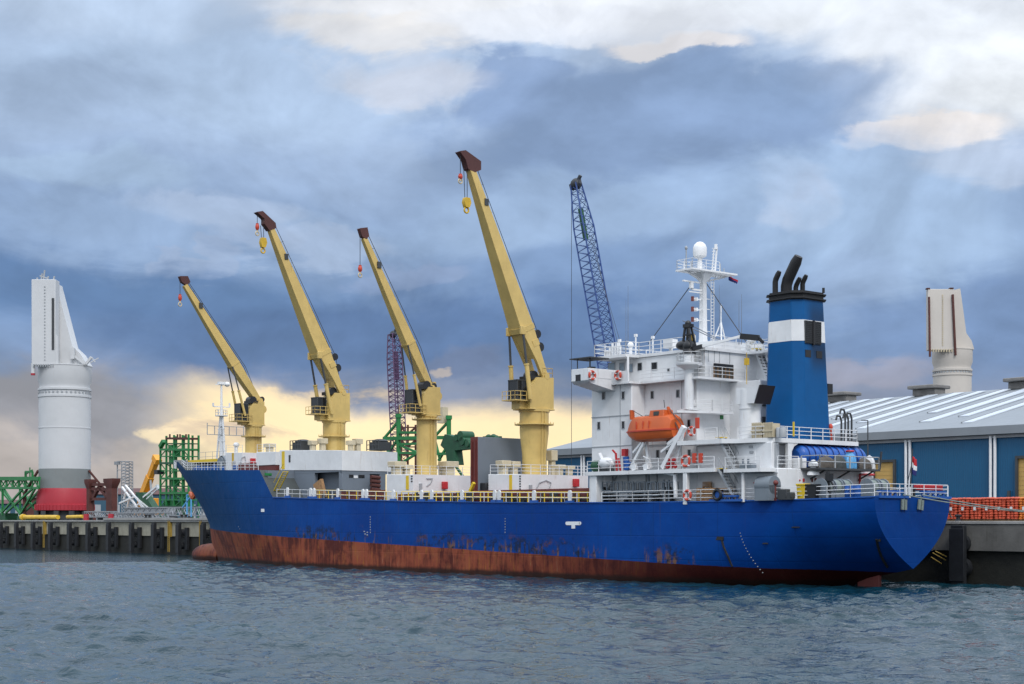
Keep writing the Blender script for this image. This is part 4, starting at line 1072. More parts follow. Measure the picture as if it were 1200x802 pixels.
m = MB(); x = S(373.5, 5.6); m.box(x - .9, x + .9, 5.2, 5.6, 8.0, 10.4, Matrix.Rotation(R(22), 3, 'Y')); part(m, 'plywood_board', 'wood', ship)
m = MB(); x = 78.6; yy = aft_y(439.5, x)
for k in range(6): m.cyl((x, yy - .7, 8.3 + .5 * k), (x, yy + .6, 8.4 + .5 * k), .24, n=8)
part(m, 'pipe_bundle', 'rust_brown', ship)
m = MB(); m.box(66.5, 76.5, 6.75, 6.95, 8.0, 9.05); part(m, 'hatch_panel', 'deck_red', ship)
m = MB(); m.box(90.6, 91.4, -7.6, 7.8, 8.2, 11.85); part(m, 'forecastle_bulkhead', 'hatch_grey', ship)
m = MB(); yy = aft_y(314.5, 90.5); m.box(90.52, 90.58, yy - .5, yy + .5, 11.2, 11.5) ; part(m, 'painted_mark', 'green_paint', ship, 'tiny green mark below the forecastle')
m = MB(); p, q = Q(332, 553, 7.9), Q(321, 575, 7.9)
for d in (0, .7): m.bar(p - Vector((0, d, 0)), q - Vector((0, d, 0)), .10)
for k in range(11): a = p.lerp(q, k / 10); m.bar(a, a - Vector((0, .7, 0)), .07)
m.cyl(p + Vector((0, 0, 1)), q + Vector((0, 0, 1)), .04, n=5)
part(m, 'stair', 'safety_yellow', ship)
# yellow and hazard stripes, red boxes
def stripe(px, wpx, py0, py1, y, mt, par, name='stripe'):
    x1, x0 = S(px - wpx / 2, y), S(px + wpx / 2, y); m = MB(); m.box(x0, x1, y, y + .04, Z(py1, x0, y), Z(py0, x0, y)); return part(m, name, mt, par)
stripe(598.5, 3.2, 556.5, 575, 4.7, 'safety_yellow', h4); stripe(477.5, 3.2, 557.5, 574, 4.8, 'safety_yellow', h3); stripe(332, 3.2, 529, 550, BH, 'safety_yellow', blk); stripe(273, 2.2, 531, 546, 2.6, 'ship_yellow', h1)
for k in range(6): stripe(609.6, 1.6, 557.5 + k * 3, 559 + k * 3, 4.7, 'black_paint', h4); stripe(482.6, 1.6, 557.5 + k * 3, 559 + k * 3, 4.8, 'black_paint', h3) if k < 3 else None
for px, py, par, x in ((673.5, 566, h4, 45.0), (520, 569, h3, 63.9), (295.5, 541, h1, 106.2)):
    y = aft_y(px, x); z = Z(py, x, y); m = MB(); m.box(x - .4, x, y - .34, y + .34, z - .42, z + .42); part(m, 'hose_box', 'red', par, bevel=.05)
x = S(275, 2.6); m = MB(); m.cyl((x, 2.6, Z(547, x, 2.6)), (x, 2.8, Z(547, x, 2.6)), .2, n=10); part(m, 'round_valve', 'deck_red', h1)
for par, x, pts in ((h4, 44.9, [(629, 572), (632, 566), (640, 563), (646, 566), (644, 572)]), (h3, 63.8, [(500, 570), (505, 566), (507, 561), (500, 561)]), (h1, 106.1, [(281, 543), (283, 537), (287, 535), (288, 541)])):
    m = MB(); P = []
    for a, b in pts: yy = aft_y(a, x); P.append(Vector((x, yy, Z(b, x, yy))))
    m.path(P, .05, 5); part(m, 'pipework', 'light_grey', par)
    m = MB(); c = P[0]; m.box(x - .12, x + .1, c.y + .7, c.y + 1.0, c.z - .5, c.z + .3); part(m, 'cable_box', 'light_grey', par)
# ventilators
for par, lst in ((h3, [(465, 541, 556, 20, 3.6), (476, 545, 556, 14, 2.5), (525.5, 541, 556, 22, -2.4), (517, 545, 556, 12, -2.6)]), (h4, [(590, 540, 555.5, 17, 3.6), (602, 541, 555.5, 15, 2.4), (647, 528, 555, 12, -2.6), (655, 545, 555, 15, -1.6), (667, 546, 555, 13, -3.2)]),
                 (blk, [(366.5, 516.5, 528, 11, 3.2), (378, 514, 528, 12, 2.2), (411, 516.5, 528, 11, -.4), (419, 514.5, 528, 12, -1.6)]), (h1b, [(316, 520, 530, 14, 2.0)])):
    for v in lst: m = MB(); vent(m, *v); part(m, 'ventilator', 'vent_cream', par, bevel=.06)
for px, y in ((347, 2.6), (437.5, -1.2)):
    x = S(px, y); z0 = Z(528, x, y); m = MB()
    for a in range(5):
        for b in (-1.1, 1.1): m.bar((x - 1.3 + a * .65, y + b - 1, z0), (x - 1.3 + a * .65, y + b - 1, z0 + 1.25), .09)
    for zz in (.15, .7, 1.25):
        m.bar((x - 1.3, y + .1, z0 + zz), (x + 1.3, y + .1, z0 + zz), .08); m.bar((x - 1.3, y - 2.1, z0 + zz), (x + 1.3, y - 2.1, z0 + zz), .08)
    m.box(x - 1.1, x + 1.1, y - 1.9, y - .15, z0, z0 + 1.05)
    m.ell((x, y - 1, z0 + 1.15), (1.2, .95, .3), 12, 6)
    part(m, 'stores_cage', 'dark_grey', ship)
srail([(50.2, 4.6, 10.5), (45.1, 4.6, 10.4), (45.1, -4.6, 10.4)], parent=h4, step=1.25)
srail([(69.0, 4.7, 10.9), (64.0, 4.7, 10.8), (64.0, -4.7, 10.8)], parent=h3, step=1.25, r=.02)
srail([(101, 3.3, 14.6), (96.3, 3.3, 14.5)], parent=h1b, r=.02); srail([(110.7, 2.5, 14.9), (106.3, 2.5, 14.75)], parent=h1, r=.02, step=2)
# upright hatch cover between the cranes: ribbed red edge to port, grey face looking aft
m = MB(); hx = S(560, 5.3); m.box(hx, hx + .5, -4.4, 5.3, 8.2, Z(512, hx, 5.3)); up = part(m, 'upright_hatch_cover', 'hatch_grey', ship, bevel=.03)
m = MB(); hz = Z(512, hx, 5.3)
m.box(hx + .52, hx + .62, -4.4, 5.28, 8.2, hz)
for k in range(5): y = 5.2 - k * 2.1; m.box(hx + .62, hx + 1.15, y - .09, y + .09, 8.2, hz - .1)
for k in range(7): m.box(hx + .62, hx + .95, -4.3, 5.25, 8.6 + k * .93, 8.72 + k * .93)
m.box(hx - .0, hx + 1.2, 5.302, 5.36, 8.2, hz); m.box(hx + .25, hx + .4, 5.36, 5.5, 8.3, hz - .3); m.box(hx + .85, hx + .98, 5.36, 5.5, 8.3, hz - .3)
part(m, 'rib_frame', 'deck_red', up)
m = MB(); m.box(S(578, 4), S(560, 4), 2.5, 5, 8.5, Z(566, S(578, 4), 4)); part(m, 'hatch_ram', 'black_paint', ship, bevel=.1)
m = MB(); p, q = Q(555.5, 566, 6.3), Q(551, 576, 6.3)
m.bar(p, q, .3); part(m, 'hatch_strut', 'safety_yellow', ship)

# ------------------------------------------------------------------ deck cranes
def crane(P, label):
    # head modelled with the jib along +x, then slewed 90 degrees so that it points out over the port side
    big = P['big']; cx = S(P['px'], 0)
    def part(mb, *a, **k): mb.v = [(cx - v[1], v[0] - cx, v[2]) for v in mb.v]; return globals()['part'](mb, *a, **k)
    def Cx(px, yp=0.): return cx + aft_y(px, cx - yp)
    def C(px, py): yy = aft_y(px, cx); return Vector((cx + yy, 0, Z(py, cx, yy)))
    zf = lambda py: Z(py, cx, 0)
    m = MB(); z0 = P['zb']; zh0 = zf(P['house'][1]); zfl = zf(P['fl'])
    m.lathe((cx, 0, 0), [(P['r0'], z0), (P['r0'], zfl - 3.2 if big else zfl - .1), (P['r1'], zfl - .9 if big else zfl - .08), (P['r1'], zh0 - .35), (P['r1'] + .12, zh0 - .3), (P['r1'] + .12, zh0)], 40)
    ped = part(m, 'deck_crane', 'crane_yellow', ship, label)
    m = MB(); m.lathe((cx, 0, zfl), [(P['r1'] + .02, -.06), (P['r1'] + .55, -.05), (P['r1'] + .55, .05), (P['r1'] + .02, .06)], 28)
    for k in range(10):
        a = k * math.pi / 5; m.cyl((cx + (P['r1'] + .5) * math.cos(a), (P['r1'] + .5) * math.sin(a), zfl), (cx + (P['r1'] + .5) * math.cos(a), (P['r1'] + .5) * math.sin(a), zfl + .25), .04, n=5)
    m.bar((cx + .3, P['r1'] + .06, z0), (cx + .3, P['r1'] + .06, zh0), .07); m.bar((cx - .1, P['r1'] + .06, z0), (cx - .1, P['r1'] + .06, zh0), .07)
    part(m, 'service_ring', 'crane_yellow', ped)
    zt_ = zf(P['house'][0]); L, Wd = P['hl'], P['hwid']; z0 = zh0
    m = MB(); a = L / 2
    prof = [(cx - a, z0), (cx + a, z0), (cx + a, z0 + (zt_ - z0) * .62), (cx + a * .35, zt_ - .05), (cx - a, zt_)]
    m.prism([(x, -Wd / 2, z) for x, z in prof], (0, Wd, 0)); m.box(cx - a - .1, cx + a + .2, -Wd / 2 - .1, Wd / 2 + .1, z0 - .12, z0 + .02)
    part(m, 'crane_house', 'crane_yellow', ped, bevel=.06)
    # cab
    cz0, cz1 = zf(P['cab'][3]), zf(P['cab'][2]); x1 = max(Cx(P['cab'][0], -.2), cx + a + 1.3); x0 = cx + a + .05
    yb, ya = .72, -.72
    m = MB(); m.box(x0, x1, ya, yb, cz0 + .15, cz1 - .12); part(m, 'cab_glass', 'dark_glass', ped)
    m = MB(); m.box(x0 - .02, x1 + .08, ya - .06, yb + .06, cz1 - .12, cz1); m.box(x0 - .02, x1 + .08, ya - .06, yb + .06, cz0, cz0 + .15)
    for x in (x0 + .02, (x0 + x1) / 2, x1):
        for y in (ya, yb): m.bar((x, y, cz0), (x, y, cz1), .09)
    m.bar((x0, yb, (cz0 + cz1) / 2 - .1), (x1, yb, (cz0 + cz1) / 2 - .1), .08)
    part(m, 'cab_frame', 'dark_grey', ped)
    m = MB(); m.box(cx + a, x1 + .7, ya - .3, yb + .45, cz0 - .16, cz0 - .06)
    railing(m, [(cx + a - .4, yb + .42, cz0 - .06), (x1 + .68, yb + .42, cz0 - .06), (x1 + .68, ya - .25, cz0 - .06)], .9, 2, .8, .035, .04)
    m.bar((cx + a, yb - .3, z0), (x1, yb - .3, cz0 - .1), .12); m.box(cx + a, cx + a + .9, ya, yb - .1, z0 - .05, cz0 - .1)
    part(m, 'cab_platform', 'crane_yellow', ped)
    # boom
    pv, tip = C(*P['pivot']), C(*P['tip']); pv.y = tip.y = 0; d = (tip - pv); LN = d.length; d.normalize()
    nrm = Vector((-d.z, 0, d.x)) if d.x > 0 else Vector((d.z, 0, -d.x))   # points aft and up
    if nrm.z < 0: nrm = -nrm
    K = P['knee']; dk, wk, dt, wt_, dp, wp = P['sec']
    def ring(s, dep, wid, sh=0.): c = pv + d * (s * LN); return [c + nrm * (sh + dep * .35) + Vector((0, wid / 2, 0)), c + nrm * (sh + dep * .35) - Vector((0, wid / 2, 0)), c + nrm * (sh - dep * .65) - Vector((0, wid / 2, 0)), c + nrm * (sh - dep * .65) + Vector((0, wid / 2, 0))]
    m = MB()
    if big:
        for sg in (1, -1):
            def leg(s, dep, wid, t=.42): 
                c = pv + d * (s * LN) + Vector((0, sg * (wid - t) / 2, 0)); return [c + nrm * dep * .35 + Vector((0, t / 2, 0)), c + nrm * dep * .35 - Vector((0, t / 2, 0)), c - nrm * dep * .65 - Vector((0, t / 2, 0)), c - nrm * dep * .65 + Vector((0, t / 2, 0))]
            m.loft([leg(0, dp, wp), leg(K * .35, dp * 1.25, wp), leg(K + .01, dk, wk)], smooth=False)
        m.loft([ring(K * .40, dp * 1.1, wk * .9), ring(K * .8, dk * .8, wk * .96), ring(K, dk - .06, wk - .06)], smooth=False)
        m.loft([ring(K * .62, dp * 1.2, wk + .25, .25), ring(K * .74, dp * 1.2, wk + .25, .25)], smooth=False)
        m.loft([ring(K - .012, dk + .12, wk + .12), ring(K + .012, dk + .12, wk + .12)], smooth=False)
    else:
        m.loft([ring(0, dp, wp), ring(K, dk, wk)], smooth=False)
        m.loft([ring(K - .006, dk + .08, wk + .08), ring(K + .006, dk + .08, wk + .08)], smooth=False)
    m.loft([ring(K, dk, wk), ring(K + (1 - K) * .5, (dk + dt) / 2 * (1.06), (wk + wt_) / 2), ring(1, dt, wt_)], smooth=False)
    m.cyl(pv + Vector((0, wp / 2 + .15, 0)), pv - Vector((0, wp / 2 + .15, 0)), dp * .45, n=14)
    boom = part(m, 'jib', 'crane_yellow', ped, bevel=.03)
    m = MB()
    if big: m.cyl(pv + d * LN * K * .55 + nrm * (.9) + Vector((0, .7, 0)), pv + d * LN * K * .55 + nrm * .9 - Vector((0, .7, 0)), .5, n=14); m.cyl(pv + d * LN * K * .8 + nrm * 1.2 + Vector((0, .6, 0)), pv + d * LN * K * .8 + nrm * 1.2 - Vector((0, .6, 0)), .45, n=14)
    else: m.cyl(pv - Vector((.3, .6, -.2)), pv - Vector((.3, -.6, -.2)), .38, n=12)
    m.cyl(Vector((cx + a * .3, .6, zt_ + .15)), Vector((cx + a * .3, -.6, zt_ + .15)), .55, n=14); m.box(cx - .2, cx + a * .8, -.9, .9, zt_ - .3, zt_ + .1)
    part(m, 'winch', 'black_paint', ped)
    # hydraulic rams
    kb = pv + d * (LN * K) - nrm * dk * .62
    base = C(*P['ram']); base.y = 0
    for sg in (1, -1):
        yy = sg * (wk / 2 + (.12 if big else .06)); b = Vector((max(base.x, cx + a * .5), sg * (Wd / 2 + .18 if big else Wd / 2 + .12), base.z)); k = Vector((kb.x, yy, kb.z)); mid = b.lerp(k, .52)
        m = MB(); m.cyl(b, mid, .24 if big else .17, n=12); m.cyl(mid - (k - b).normalized() * .15, mid, .30 if big else .21, n=12); part(m, 'ram_barrel', 'crane_yellow', ped)
        m = MB(); m.cyl(mid, k, .13 if big else .09, n=8); part(m, 'ram_rod', 'dark_grey', ped)
        if big: m = MB(); m.box(k.x - .3, k.x + .35, yy - .15, yy + .15, k.z - .4, k.z + .5); part(m, 'ram_lug', 'crane_yellow', ped, bevel=.05)
    # head
    m = MB(); hp = [C(*q) for q in P['head']]
    hwid = .42 if big else .3; m.prism([(q.x, -hwid, q.z) for q in hp], (0, 2 * hwid, 0)); part(m, 'jib_head', 'head_brown', ped, bevel=.08)
    for q in P['hooks']:
        (ax, ay), (bx, by), (ex, ey), kind = q
        a_, b_, e_ = C(ax, ay), C(bx, by), C(ex, ey); e_.x = b_.x = a_.x
        m = MB(); m.cyl(a_, b_, .04, n=5)
        if kind == 'block': m.cyl(a_ + Vector((.45, 0, 0)), b_ + Vector((.3, 0, 0)), .04, n=5)
        part(m, 'hoist_rope', 'wire', ped)
        m = MB(); h = b_.z - e_.z
        if kind == 'ball':
            m.cyl(b_, b_ - Vector((0, 0, h * .55)), .18, .15, n=10); m.ell(tuple(b_ - Vector((0, 0, h * .3))), (.25, .25, h * .3), 12, 6); part(m, 'hook_weight', 'orange_red', ped)
            m = MB(); m.cyl(b_ - Vector((0, 0, h * .5)), b_ - Vector((0, 0, h * .75)), .12, n=6); m.torus(e_ + Vector((0, 0, .22)), (0, 1, 0), .24, .08, 12, 6); part(m, 'hook', 'vent_cream', ped)
        else:
            m.prism([(b_.x + x, -.25, b_.z + z) for x, z in ((-.22, 0), (.38, 0), (.52, -h * .3), (.32, -h * .6), (-.16, -h * .6), (-.36, -h * .3))], (0, .5, 0)); part(m, 'hook_block', 'ship_yellow', ped, bevel=.06)
            m = MB(); m.torus((b_.x + .1, 0, e_.z + .4), (0, 1, 0), .28, .10, 14, 6); m.cyl((b_.x + .1, 0, b_.z - h * .6), (b_.x + .1, 0, e_.z + .8), .14, n=6); part(m, 'hook', 'ship_yellow', ped)
    # luffing wires above the jib
    m = MB()
    wz = pv + d * (LN * (K * .7 if big else 0)) + nrm * (1.1 if big else .5)
    wz = pv + d * (LN * K * .8) + nrm * (1.5 if big else 1.0)
    for yy in (-.2, .25): m.cyl(tip + nrm * (dt * .6 + .15) + Vector((0, yy, 0)), wz + Vector((0, yy, 0)), .04, n=4); m.cyl(wz + Vector((0, yy, 0)), Vector((cx - a * .6, yy, zt_ + .2)), .04, n=4)
    for k in range(5): s = K + .15 + k * (1 - K) / 6; c = pv + d * (LN * s); m.bar(c + nrm * .2, c + nrm * (dk * .35 + .3), .04)
    part(m, 'luffing_wire', 'wire', ped)
    m = MB(); c = pv + d * (LN * .82) + nrm * (dt * .2) + Vector((0, wt_ / 2 + .15, 0)); m.box(c.x - .25, c.x + .25, c.y - .1, c.y + .1, c.z - .35, c.z + .35); part(m, 'jib_lamp', 'dark_grey', ped)
    # top rails
    if big:
        m = MB(); railing(m, [(cx - .2, Wd / 2 - .1, zt_), (cx - a + .1, Wd / 2 - .1, zt_), (cx - a + .1, -Wd / 2 + .1, zt_)], 1.0, 2, 1.0, .03, .035); part(m, 'house_railing', 'crane_yellow', ped)
    else:
        m = MB(); m.cyl((cx - a - .1, Wd / 2 - .5, zt_ - 1), (cx - a - .1, -Wd / 2 + .5, zt_ - 1), .55, n=16); m.cyl((cx - a, -.3, zt_), (cx - a, -.3, zt_ + .7), .3, n=8); part(m, 'slewing_motor', 'crane_yellow', ped)
    return ped
crane(dict(big=True, px=626, zb=10.3, r0=1.30, r1=1.56, fl=498, house=(443, 480), hl=3.3, hwid=2.6, cab=(600, 613, 447, 470), pivot=(632, 442), tip=(550, 192), knee=.235, sec=(1.8, 2.05, .65, .75, .75, 2.35), ram=(611, 469),
    head=[(536, 178), (543, 177), (561, 190), (561, 200), (554, 203), (546, 199), (543, 188)], hooks=[((539.5, 182), (539.5, 204), (539.5, 215), 'ball'), ((547.5, 198), (546.5, 232), (546.5, 251), 'block')]), 'large yellow crane nearest the superstructure, jib raised highest')
crane(dict(big=False, px=500, zb=10.6, r0=1.18, r1=1.18, fl=492, house=(454, 486), hl=2.5, hwid=2.0, cab=(479, 491, 458, 484), pivot=(503, 455), tip=(427, 279), knee=.31, sec=(1.25, 1.15, .55, .55, .75, 1.1), ram=(486, 477),
    head=[(420, 268), (429, 267), (431, 277), (428, 281), (423, 278)], hooks=[((422, 275), (422, 311), (422, 325), 'ball')]), 'slimmer yellow crane third from the bow')
crane(dict(big=True, px=391.5, zb=13.6, r0=1.38, r1=1.42, fl=512, house=(461, 493), hl=3.2, hwid=2.4, cab=(370, 381, 467, 486), pivot=(397, 461), tip=(317, 266), knee=.25, sec=(1.85, 2.0, .65, .75, .75, 2.2), ram=(382, 486),
    head=[(299, 249), (306, 248), (321, 262), (322, 268), (314, 271), (308, 263), (308, 257)], hooks=[((301.5, 253), (301.5, 262), (301.5, 276), 'ball'), ((309, 265), (308.5, 279), (308.5, 298), 'block')]), 'large yellow crane second from the bow')
crane(dict(big=False, px=297, zb=14.4, r0=1.12, r1=1.12, fl=512, house=(471, 498), hl=2.4, hwid=1.8, cab=(280, 288, 474, 494), pivot=(302.5, 470), tip=(217, 334), knee=.33, sec=(1.35, 1.2, .6, .6, .8, 1.1), ram=(283, 488),
    head=[(209.5, 324), (219, 324), (222, 331), (218, 335), (212, 331)], hooks=[((211, 330), (211, 345), (211, 359), 'ball')]), 'slimmer yellow crane nearest the bow')

# ------------------------------------------------------------------ foremast and forecastle gear
fx = S(259.5, 0); m = MB(); m.cyl((fx, 0, 12.4), (fx, 0, Z(488, fx, 0)), .34, .26, n=12); m.cyl((fx, 0, Z(488, fx, 0)), (fx, 0, Z(448, fx, 0)), .20, .12, n=10)
fm = part(m, 'foremast', 'white_clean', ship)
m = MB(); zpl = Z(488, fx, 0); m.cyl((fx - 1.6, .2, 12.6), (fx - .3, 0, zpl), .14, n=8); m.cyl((fx + 1.3, .2, 12.6), (fx + .3, 0, zpl), .14, n=8)
for py in (503, 517): z = Z(py, fx, 0); m.cyl((fx + .9, .1, z), (fx - 1.2, .1, z), .06, n=5)
part(m, 'mast_brace', 'white_clean', fm)
m = MB(); m.lathe((fx, 0, zpl), [(.9, 0), (.9, .12)], 14); railing(m, [(fx + .8 * math.cos(k), .8 * math.sin(k), zpl + .1) for k in (0, 1, 2, 3, 4, 5, 6.28)], .8, 2, 2, .03, .04)
z = Z(477, fx, 0); m.bar((fx, -1.3, z), (fx, 1.3, z), .14); m.bar((fx, -1.3, z), (fx, -1.3, z + .6), .2); m.bar((fx, 1.3, z), (fx, 1.3, z + .5), .2)
z = Z(451, fx, 0); m.box(fx - .3, fx + .3, -.5, .5, z, z + .4); m.ell((fx, -.9, z + .1), (.4, .4, .35)); m.bar((fx, -.9, z), (fx, .9, z), .12)
part(m, 'lamp_platform', 'white_clean', fm)
m = MB(); za, zb = Z(500, fx, 0), Z(510, fx, 0)
for z in (za, zb): m.bar((fx - .3, -3.4, z), (fx - .3, 2.4, z), .09)
for k in range(6): y = -3.4 + k * 1.16; m.bar((fx - .3, y, za + (.4 if k in (0, 5) else 0)), (fx - .3, y, zb), .09)
part(m, 'lamp_frame', 'light_grey', fm)
m = MB(); m.box(113, 121.5, -2.2, 2.6, 13.7, 13.95); part(m, 'windlass_cover', 'black_paint', ship)
m = MB(); m.box(113, 121.5, 2.61, 2.68, 13.72, 14.12); part(m, 'cover_edge', 'safety_yellow', ship)
for x, y in ((111.6, 1.5), (111.6, -1.8)):
    m = MB(); m.cyl((x, y, 13.5), (x, y + 1.5, 13.5), .8, n=18); m.cyl((x, y + .2, 13.5), (x, y + 1.3, 13.5), .95, n=18, cap=False); m.box(x - .7, x + .7, y, y + 1.6, 12.5, 13.1); part(m, 'windlass', 'grey_paint', ship)
m = MB(); rg = random.Random(2)
for k in range(16):
    x = rg.uniform(99, 119); s = half(x, 12.4) - 1.0; m.box(x - .2, x + .2, s - .3, s, 12.2, 12.5 + rg.uniform(.2, .6))
part(m, 'bollard_pair', 'bright_blue', ship)
srail([(x, 1.2, 13.96) for x in (113, 121)], 'cover_railing', 'light_grey', 1.3, 2, 2.2, .025, .03)
m = MB(); x = S(277, 2); m.cyl((x, 2, 14.6), (x, 2, 15.6), .22, n=10); m.ell((x, 2, 15.9), (.42, .42, .35)); part(m, 'mushroom_vent', 'white_clean', ship)
m = MB()
for k in range(7): x = 121.5 + k * 1.05; y = half(x, 13.9); m.bar((x, y + .06, 12.9 + k * .06), (x, y + .06, 13.9 + k * .08), .1)
part(m, 'bulwark_stay', 'white_clean', ship)

# ================================================================== superstructure
Y1, Y2 = 7.2, 5.5
xa, xb, xc = 19.3, 26.0, 31.5
LV = (7.2, 10.1, 12.65, 15.45, 18.35, 20.95)
m = MB(); m.box(xb, xc, -Y1, Y1, LV[1] - .2, LV[4]); sup = part(m, 'superstructure', 'white_paint', ship, bevel=.06)
m = MB(); m.box(xa, xb + .02, -Y2, Y2, LV[1] - .2, LV[4]); part(m, 'aft_block', 'white_paint', sup, bevel=.06)
m = MB(); m.box(18.5, xc - .3, -6.3, 6.3, 7.0, LV[1] - .1); part(m, 'lower_wall', 'white_paint', sup)
for bx in ((29.6, 30.6, 7.4, 8.35), (17.9, 18.4, 7.9, 8.3), (29.6, 30.6, -8.35, -7.4)): m = MB(); m.box(*bx, 7.0, LV[1]); part(m, 'corner_post', 'white_paint', sup, bevel=.06)
# deck plates
def plate_deck(pts, z0, z1, name='deck_plate', mt='white_paint', par=sup): m = MB(); m.prism([(x, y, z0) for x, y in pts], (0, 0, z1 - z0)); return part(m, name, mt, par, bevel=.03)
plate_deck([(31.0, 8.5), (14.6, 8.3), (14.6, -8.3), (31.0, -8.5)], 9.85, 10.2)
plate_deck([(13.8, 8.0), (12.8, 8.15), (9.8, 7.8), (9.2, 7.1), (9.2, 5.0), (13.8, 5.0)], 9.75, 10.05)
plate_deck([(19.2, 8.2), (14, 8.0), (13.2, 7.2), (11.2, 6.9), (9.6, 6.2), (9.6, -5.2), (12, -6.6), (19.2, -8.2)], 12.3, 12.68)
plate_deck([(xa + .1, 8.0), (xa + .1, 2.2), (xa - 1.4, 2.2), (xa - 1.4, 5.0)], LV[3] - .2, LV[3])
# recess wall with doors aft of the tower, and the casing between tower and funnel
m = MB(); m.box(15.6, xa + .05, -3.2, 1.2, 12.6, LV[4] - .05); part(m, 'engine_casing', 'white_paint', sup, bevel=.05)
# ----- windows on the port faces
def window(px, py, wpx, hpx, y, mt='dark_glass', fr='light_grey', name='window', t=.02):
    x = S(px, y); Yd = OY + x * U[1] - y * V[1]; w = wpx / 1800 * Yd / .74 / 2; z = Z(py, x, y); h = hpx / 1800 * Yd / 2
    m = MB(); m.box(x - w, x + w, y - .05, y + t, z - h, z + h); wn = part(m, name, mt, sup)
    m = MB(); f = .05
    for a in ((x - w - f, x + w + f, z + h, z + h + f), (x - w - f, x + w + f, z - h - f, z - h), (x - w - f, x - w, z - h, z + h), (x + w, x + w + f, z - h, z + h)): m.box(a[0], a[1], y, y + .05, a[2], a[3])
    part(m, 'frame', fr, wn); return wn
for px, py, y in ((707.5, 464, Y1), (730.5, 463.5, Y1), (764.5, 463, Y2), (794.5, 461.5, Y2), (702, 499, Y1), (730.5, 498.3, Y1), (807.5, 496.5, Y2), (771, 532, Y2), (808, 531.5, Y2), (782.5, 532, Y2)):
    window(px, py, 3.1, 8.2, y)
x = xa - .02                                                   # windows looking aft
def awin(py, y, w, h, mt='dark_glass', x=xa, name='window'):
    z = Z(py, x, y); m = MB(); m.box(x - .03, x + .05, y - w / 2, y + w / 2, z - h / 2, z + h / 2); wn = part(m, name, mt, sup)
    m = MB(); f = .05; m.box(x - .06, x, y - w / 2 - f, y + w / 2 + f, z + h / 2, z + h / 2 + f); m.box(x - .06, x, y - w / 2 - f, y + w / 2 + f, z - h / 2 - f, z - h / 2); part(m, 'frame', 'light_grey', wn)
def yat(px, x):       # y at which plane x is seen at px
    lo, hi = -12, 12
    for _ in range(40):
        mid = (lo + hi) / 2
        (lo, hi) = (lo, mid) if (600 + F_ * (OX + x * U[0] - mid * V[0]) / (OY + x * U[1] - mid * V[1])) > px else (mid, hi)
        lo, hi = (mid, hi) if (600 + F_ * (OX + x * U[0] - mid * V[0]) / (OY + x * U[1] - mid * V[1])) > px else (lo, mid)
    return (lo + hi) / 2
def ypx(px, x):
    c = (px - 600) / F_; ax = OX + x * U[0]; ay = OY + x * U[1]      # ax - yV0 = c (ay - y V1)
    return (ax - c * ay) / (V[0] - c * V[1])
awin(531.5, ypx(837, xa), .55, .65)
for py, h in ((461, 2.0), (499, 2.0)):
    y = ypx(862.5, 15.6); m = MB(); z = Z(py, 15.6, y)
    m.box(15.5, 15.6, .2, .95, z - 1.0, z + .95); part(m, 'door', 'dark_grey', sup)
m = MB(); y = ypx(845.5, xa); z = Z(489, xa, y); m.box(xa - .06, xa, y - .2, y + .2, z - .2, z + .2); part(m, 'safety_sign', 'green_paint', sup)
y = ypx(831, xa)
# rims / drip lines at each level
m = MB()
for z in (12.62, 15.45): m.box(xa - .04, xb, Y2, Y2 + .05, z - .05, z + .03); m.box(xb - .04, xc, Y1, Y1 + .05, z - .05, z + .03); m.box(xa - .05, xa, 1.2, Y2, z - .05, z + .03)
for px, y in ((727, Y1), (799, Y2)): x = S(px, y); m.box(x - .03, x + .03, y, y + .04, 10.2, 18.3)
part(m, 'weld_seam', 'light_grey', sup)
# ----- bridge deck
plate_deck([(xc + .2, Y1 + .5), (xb - .2, Y1 + .5), (xb - .2, Y2 + .9), (xa - 1.0, Y2 + .9), (xa - 1.0, -Y2 - .9), (xb, -Y1), (xc + .2, -Y1 - .5)], LV[4] - .02, LV[4] + .18)
BX0, BX1, BY = 18.6, 30.9, 5.2
zb0, zb1 = LV[4] + .18, LV[5]
m = MB(); m.box(BX0, BX1, -BY, BY, zb0, zb1); wh_ = part(m, 'wheelhouse', 'white_paint', ship, bevel=.05)
plate_deck([(BX1 + .6, 7.0), (27.0, 7.0), (27.0, BY + .15), (BX0 - .2, BY + .15), (BX0 - .2, -BY - .15), (27, -7.0), (BX1 + .6, -7.0)], zb1, zb1 + .28, par=wh_)
sup_keep = sup; sup = wh_
window(717, 430.5, 8.0, 9, BY, 'pale_glass'); window(729, 430.5, 5.5, 9, BY, 'pale_glass'); window(739.5, 431.5, 4.5, 9, BY, 'pale_glass'); window(750, 430, 5, 8.5, BY); window(767, 429.3, 6.5, 8.2, BY)
window(783.5, 434, 2, 3, BY, 'dark_grey')
m = MB(); x = S(735, 6.9); m.cyl((x, 6.8, zb0), (x, 6.8, zb1), .12, n=8); part(m, 'awning_post', 'white_clean', wh_)
